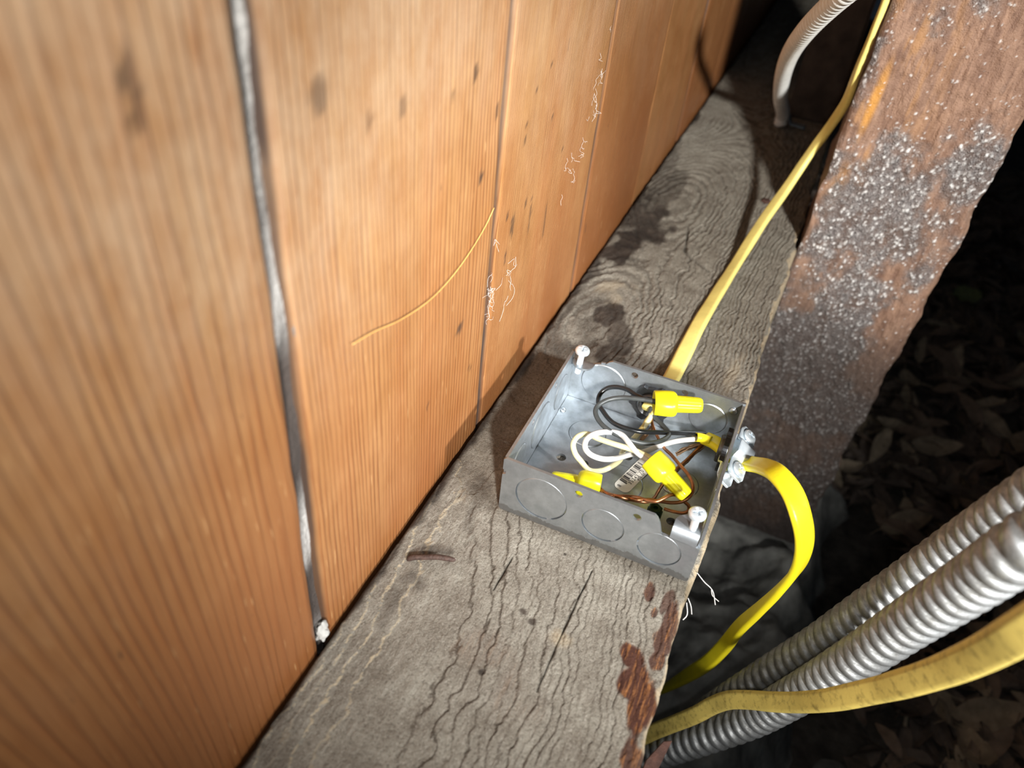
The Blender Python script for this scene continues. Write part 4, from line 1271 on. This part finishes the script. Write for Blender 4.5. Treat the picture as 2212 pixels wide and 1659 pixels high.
tag(corrugated('armoured_cable', THIN, 0.0070, 0.0062, 0.0015, M_FLEX2, None, m=24, per=8), 'thin pale ribbed armoured cable rising from the far end of the sill', 'conduit')

# small strap at the foot of the thin conduit
ks = np.linspace(0, 1, 16)
C = np.stack([-0.044 + 0.034 * ks, 0.8985 - 0.004 * ks, 0.0022 + 0.0105 * np.sin(np.pi * np.clip(ks * 1.9, 0, 1))], 1)
T, W, N = frames(C, (0.1, 1, 0))
V, F = loft(C, W, N, flat_prof(0.010, 0.0012, 3))
tag(put('conduit_strap', V, F, M_STRAP), 'small blue-grey strap holding the foot of the thin armoured cable', 'strap')

# ------------------------------------------------------------------ nail and small debris
C = catmull([(-0.1140, 0.2075, -0.0050), (-0.1125, 0.2068, 0.0004), (-0.1060, 0.2085, 0.0030), (-0.0985, 0.2107, 0.0048), (-0.0912, 0.2124, 0.0050)], 40)
T, W, N = frames(C, (0.0, 0.6, 1))
rad = np.interp(np.linspace(0, 1, 40), [0, 0.1, 0.8, 0.93, 0.98, 1], [1.5, 1.75, 1.6, 1.5, 1.1, 0.4]) * 0.00084
P = circ(1.0, 12)[None] * rad[:, None, None]
V, F = loft(C, W, N, P)
tag(put('bent_nail', V, F, M_NAIL), 'bent rusty nail sticking sideways out of the grey sill', 'nail')


def shard(name, pts, thick, mat, label, cat, nrm=(0, 0, 1)):
    nrm = np.array(nrm, float); nrm /= np.linalg.norm(nrm)
    bm = bmesh.new()
    a = [bm.verts.new(p) for p in pts]; b = [bm.verts.new(np.array(p) - nrm * thick) for p in pts]
    bm.faces.new(a); bm.faces.new(b[::-1])
    n = len(pts)
    for i in range(n):
        bm.faces.new((a[i], b[i], b[(i + 1) % n], a[(i + 1) % n]))
    bmesh.ops.recalc_face_normals(bm, faces=bm.faces)
    bmesh.ops.bevel(bm, geom=bm.edges[:], offset=thick * 0.2, segments=1, affect='EDGES')
    return tag(from_bm(name, bm, mat, None, 20), label, cat)


shard('wood_chip', [(-0.0235, 0.692, 0.0026), (-0.0190, 0.6895, 0.0030), (-0.0155, 0.693, 0.0028), (-0.0170, 0.698, 0.0022), (-0.0215, 0.699, 0.0020)], 0.0026, M_CHIP, 'small red-brown wood chip on the sill under the faded yellow cable', 'chip')
shard('wood_splinter', [(0.0205, 0.1700, -0.0400), (0.0275, 0.1800, -0.0400), (0.0300, 0.1950, -0.0340), (0.0262, 0.1930, -0.0345), (0.0215, 0.1830, -0.0380)], 0.0025, M_CHIP, 'broken red-brown splinter jutting out below the near corner of the sill', 'splinter')
bm = bmesh.new()
bmesh.ops.create_icosphere(bm, subdivisions=3, radius=1.0)
for v in bm.verts:
    c_ = v.co.copy()
    k_ = 1 + 0.35 * float(fbm(c_.x * 1.7 + 4, c_.y * 1.7 + c_.z * 2.3, 5, 3))
    v.co = Vector((-0.1268 + c_.x * 0.0026 * k_, 0.1532 + c_.y * 0.0031 * k_, 0.0030 + c_.z * 0.0052 * k_ + 0.0012 * c_.y))
tag(from_bm('plaster_crumb', bm, M_PLASTER, None, 25), 'white plaster crumb stuck at the foot of the widest board seam', 'crumb')


def threads(name, strands, r, mat, label, cat, group=None):
    VV = []; FF = []; off = 0
    for P in strands:
        C = catmull(P, len(P) * 8)
        T, W, N = frames(C)
        V, F = loft(C, W, N, circ(r, 5))
        VV.append(V); FF += [[i + off for i in f] for f in F]; off += len(V)
    o = tag(put(name, np.vstack(VV), FF, mat), label, cat, group)
    if len(strands) > 1:
        o['kind'] = 'stuff'
    return o


def web(cy, cz, sy, sz, n, seed, xo=0.0012, ln=0.008):
    rs = np.random.RandomState(seed)
    out = []
    for i in range(n):
        p = np.array([XW + 0.0012, cy + rs.normal() * sy, cz + rs.normal() * sz])
        d = rs.normal(size=3) * np.array([0.15, 1, 1]); d /= np.linalg.norm(d)
        pts = [p]
        for k_ in range(rs.randint(3, 6)):
            d = d + rs.normal(size=3) * np.array([0.2, 0.8, 0.8]); d /= np.linalg.norm(d)
            q = pts[-1] + d * ln * rs.uniform(0.15, 0.5)
            q[0] = XW + 0.0012 + abs(rs.normal()) * xo
            pts.append(q)
        out.append(pts)
    return out


threads('cobweb', web(0.3130, 0.093, 0.0012, 0.012, 18, 1), 0.00005, M_WEB, 'white cobweb tuft in the seam beside the second board', 'cobweb')
threads('cobweb', web(0.455, 0.150, 0.009, 0.022, 15, 2, ln=0.007), 0.00005, M_WEB, 'scattered white web fluff down the third board near its seam', 'cobweb')
threads('cobweb', web(0.425, 0.112, 0.010, 0.014, 10, 3, ln=0.006), 0.00005, M_WEB, 'small white web tufts low on the third board', 'cobweb')
threads('cobweb', web(0.335, 0.085, 0.006, 0.007, 8, 4, ln=0.012), 0.00006, M_WEB, 'loose curled web strand low on the third board', 'cobweb')
threads('cobweb', [[(0.0170, 0.262, 0.002), (0.0215, 0.2600, 0.000), (0.0265, 0.2585, -0.002), (0.0300, 0.2540, -0.006)], [(0.0260, 0.2585, -0.002), (0.0275, 0.2575, -0.0045), (0.0310, 0.2560, -0.005)],
                   [(0.0165, 0.247, 0.000), (0.0190, 0.2455, -0.003), (0.0205, 0.2420, -0.004)], [(0.0165, 0.245, -0.001), (0.0185, 0.2405, -0.004), (0.0175, 0.2385, -0.006)]], 0.00022, M_WEB, 'wispy web hanging off the sill edge by the box corner', 'cobweb')
threads('fibre', [[(XW + 0.0014, 0.1867, 0.1403), (XW + 0.0016, 0.200, 0.1370), (XW + 0.0016, 0.2215, 0.1294), (XW + 0.0016, 0.2494, 0.1239), (XW + 0.0016, 0.276, 0.1257), (XW + 0.0016, 0.2996, 0.1331), (XW + 0.0018, 0.3080, 0.139)]], 0.00022, M_AMBER, 'long amber fibre curving across the second board', 'fibre')
for nm, (y, z) in enumerate(((0.212, 0.137), (0.29, 0.074), (0.255, 0.052), (0.235, 0.045), (0.27, 0.030))):
    pass

# ------------------------------------------------------------------ fallen leaves
def leaf_mesh(name, curl, fold, wid, bend, mat, seed):
    rs = np.random.RandomState(seed)
    nu, nv = 9, 5
    V = []
    for i in range(nu):
        t = i / (nu - 1)
        w = wid * math.sin(math.pi * (0.03 + 0.95 * t) ** 0.85) ** 0.8
        for j in range(nv):
            s = (j / (nv - 1)) * 2 - 1
            x = t - 0.5
            y = s * w + bend * (t - 0.5) ** 2
            z = curl * (x * x) * 2.2 + fold * abs(s) * w * 1.8 + 0.02 * rs.normal()
            V.append((x, y, z))
    F = [(i * nv + j, (i + 1) * nv + j, (i + 1) * nv + j + 1, i * nv + j + 1) for i in range(nu - 1) for j in range(nv - 1)]
    n0 = len(V)      # stalk
    for t, x in ((0, -0.5), (1, -0.62), (2, -0.75)):
        for k_ in range(3):
            a = k_ * 2.09
            V.append((x, 0.012 * math.cos(a) + bend * x * x - (0.06 * t * t * 0.2), 0.012 * math.sin(a) + curl * x * x * 2.2))
    for t in range(2):
        for k_ in range(3):
            F.append((n0 + t * 3 + k_, n0 + t * 3 + (k_ + 1) % 3, n0 + (t + 1) * 3 + (k_ + 1) % 3, n0 + (t + 1) * 3 + k_))
    V = np.array(V); V[:, 2] -= V[:, 2].min()
    me = bpy.data.meshes.new(name)
    me.from_pydata(V.tolist(), [], F)
    me.polygons.foreach_set('use_smooth', np.ones(len(me.polygons), dtype=bool))
    me.materials.append(mat)
    return me, V, F


KINDS = [leaf_mesh('fallen_leaf', c, f, w, b, M_LEAF[m], s) for c, f, w, b, m, s in
         ((0.10, 0.25, 0.19, 0.06, 0, 1), (0.22, 0.10, 0.17, -0.1, 1, 2), (-0.12, 0.40, 0.16, 0.15, 1, 3), (0.35, 0.30, 0.21, 0.05, 0, 4), (0.05, -0.2, 0.18, -0.12, 2, 5),
          (0.18, 0.55, 0.20, 0.0, 2, 6), (-0.25, 0.15, 0.17, 0.1, 1, 7), (0.02, 0.12, 0.22, 0.02, 0, 8))]
CR_ = R3.transposed()


def px_of(p):
    c = CR_ @ (Vector(p) - Vector((0, 0, 0.316)))
    return 1106 + 1700 * c.x / -c.z, 829.5 - 1700 * c.y / -c.z


def place_leaf(x, y, L, rz, tx, ty, kind, dz=0.0):
    me = KINDS[kind][0]
    o = bpy.data.objects.new('fallen_leaf', me)
    o.scale = (L, L, L)
    o.rotation_euler = (tx, ty, rz)
    z = float(ground_z(x, y)) + dz + L * 0.20 * (abs(tx) + abs(ty)) + 0.001
    return link(o, None, (x, y, z))


special = [(0.348, 0.567, 0.085, 0.55, 0.15, -0.1, 0, 'large tan leaf with a curled edge, nearest the mustard cable on the ground'),
           (0.418, 1.260, 0.085, 1.9, 0.5, 0.3, 3, 'pale curled leaf catching light beyond the conduits near the frame edge'),
           (0.339, 1.410, 0.095, 0.9, 0.4, 0.2, 0, 'rounded olive green leaf lying in the dark just past the post')]
for x, y, L, rz, tx, ty, kd, lb in special:
    o = place_leaf(x, y, L, rz, tx, ty, kd, 0.012)
    if 'olive' in lb:
        me = KINDS[0][0].copy(); me.materials.clear(); me.materials.append(M_LEAF[3]); o.data = me
    tag(o, lb, 'leaf', 'fallen leaves on the ground')
cand = []
rs = np.random.RandomState(5)
while len(cand) < 2300:
    x = rs.uniform(0.02, 1.25); y = 0.22 + 2.3 * rs.rand() ** 1.5
    u_, v_ = px_of((x, y, GZ0))
    if not (1560 < u_ < 2290 and 380 < v_ < 1740):
        continue
    foot = x < 0.235 + 0.02 * math.sin(y * 20) and y < 0.80
    if foot:
        continue
    cand.append((x, y))
cand.sort(key=lambda q: q[0] ** 2 + q[1] ** 2 + 0.5)
sel = cand[:1500:4][:297]
rest = [c for c in cand if c not in set(sel)]
for i, (x, y) in enumerate(sel):
    L = rs.uniform(0.035, 0.072)
    kd = rs.randint(8)
    tx, ty = rs.normal() * 0.35, rs.normal() * 0.35
    o = place_leaf(x, y, L, rs.uniform(0, 6.28), tx, ty, kd, rs.uniform(0.004, 0.02))
    u_, v_ = px_of((x, y, GZ0))
    size = 'small' if L < 0.047 else ('medium' if L < 0.06 else 'large')
    tilt = 'on edge' if abs(tx) + abs(ty) > 0.75 else ('tilted' if abs(tx) + abs(ty) > 0.38 else 'flat')
    where = ('below the mustard cable ' if v_ > 1420 else 'beyond the conduits ' if v_ > 1000 else 'past the post ') + \
        ('close to the footing' if u_ < 1820 else 'midway out' if u_ < 2040 else 'by the frame edge')
    look = ('tan gently curled', 'brown sickle-bent', 'brown folded', 'tan deeply cupped', 'dark wavy', 'dark folded', 'brown arched', 'tan broad')[kd]
    tag(o, '%s %s leaf lying %s %s' % (size, look, tilt, where), 'leaf', 'dry leaf litter leaves')
VV = []; FF = []; off = 0
for x, y in rest:
    L = rs.uniform(0.022, 0.06)
    me, V, F = KINDS[rs.randint(8)]
    E_ = (Matrix.Translation((x, y, float(ground_z(x, y)) + rs.uniform(0.0, 0.010) + 0.002)) @ Matrix.Rotation(rs.uniform(0, 6.28), 4, 'Z') @ Matrix.Rotation(rs.normal() * 0.4, 4, 'X') @ Matrix.Rotation(rs.normal() * 0.4, 4, 'Y') @ Matrix.Scale(L, 4))
    M_ = np.array(E_)
    VV.append(V @ M_[:3, :3].T + M_[:3, 3]); FF += [[q + off for q in f] for f in F]; off += len(V)
lit = put('leaf_litter', np.vstack(VV), FF, M_LEAF[2])
lit['kind'] = 'stuff'; lit['label'] = 'dark broken leaf litter covering the ground beyond the sill'; lit['category'] = 'leaf litter'
# pale twigs
for i in range(14):
    for _ in range(50):
        x = rs.uniform(0.2, 0.9); y = rs.uniform(0.45, 1.6)
        u_, v_ = px_of((x, y, GZ0))
        if 1750 < u_ < 2200 and 550 < v_ < 1650:
            break
    L = rs.uniform(0.03, 0.08); a_ = rs.uniform(0, 3.14)
    z = float(ground_z(x, y)) + 0.020
    P = [(x + (t - 0.5) * L * math.cos(a_) + 0.004 * rs.normal(), y + (t - 0.5) * L * math.sin(a_) + 0.004 * rs.normal(), z + 0.004 * rs.normal()) for t in (0, 0.33, 0.66, 1)]
    C = catmull(P, 18); T, W, N = frames(C)
    V, F = loft(C, W, N, circ(rs.uniform(0.0009, 0.002), 7))
    tag(put('twig', V, F, M_LEAF[0]), ('short ' if L < 0.045 else 'mid-length ' if L < 0.062 else 'long ') + 'dry twig in the leaf litter, ' + ('below the conduits' if v_ > 1250 else 'beyond the conduits' if v_ > 850 else 'far back past the post') + (', footing side' if u_ < 1960 else ', frame edge side'), 'twig', 'twigs in the leaf litter')
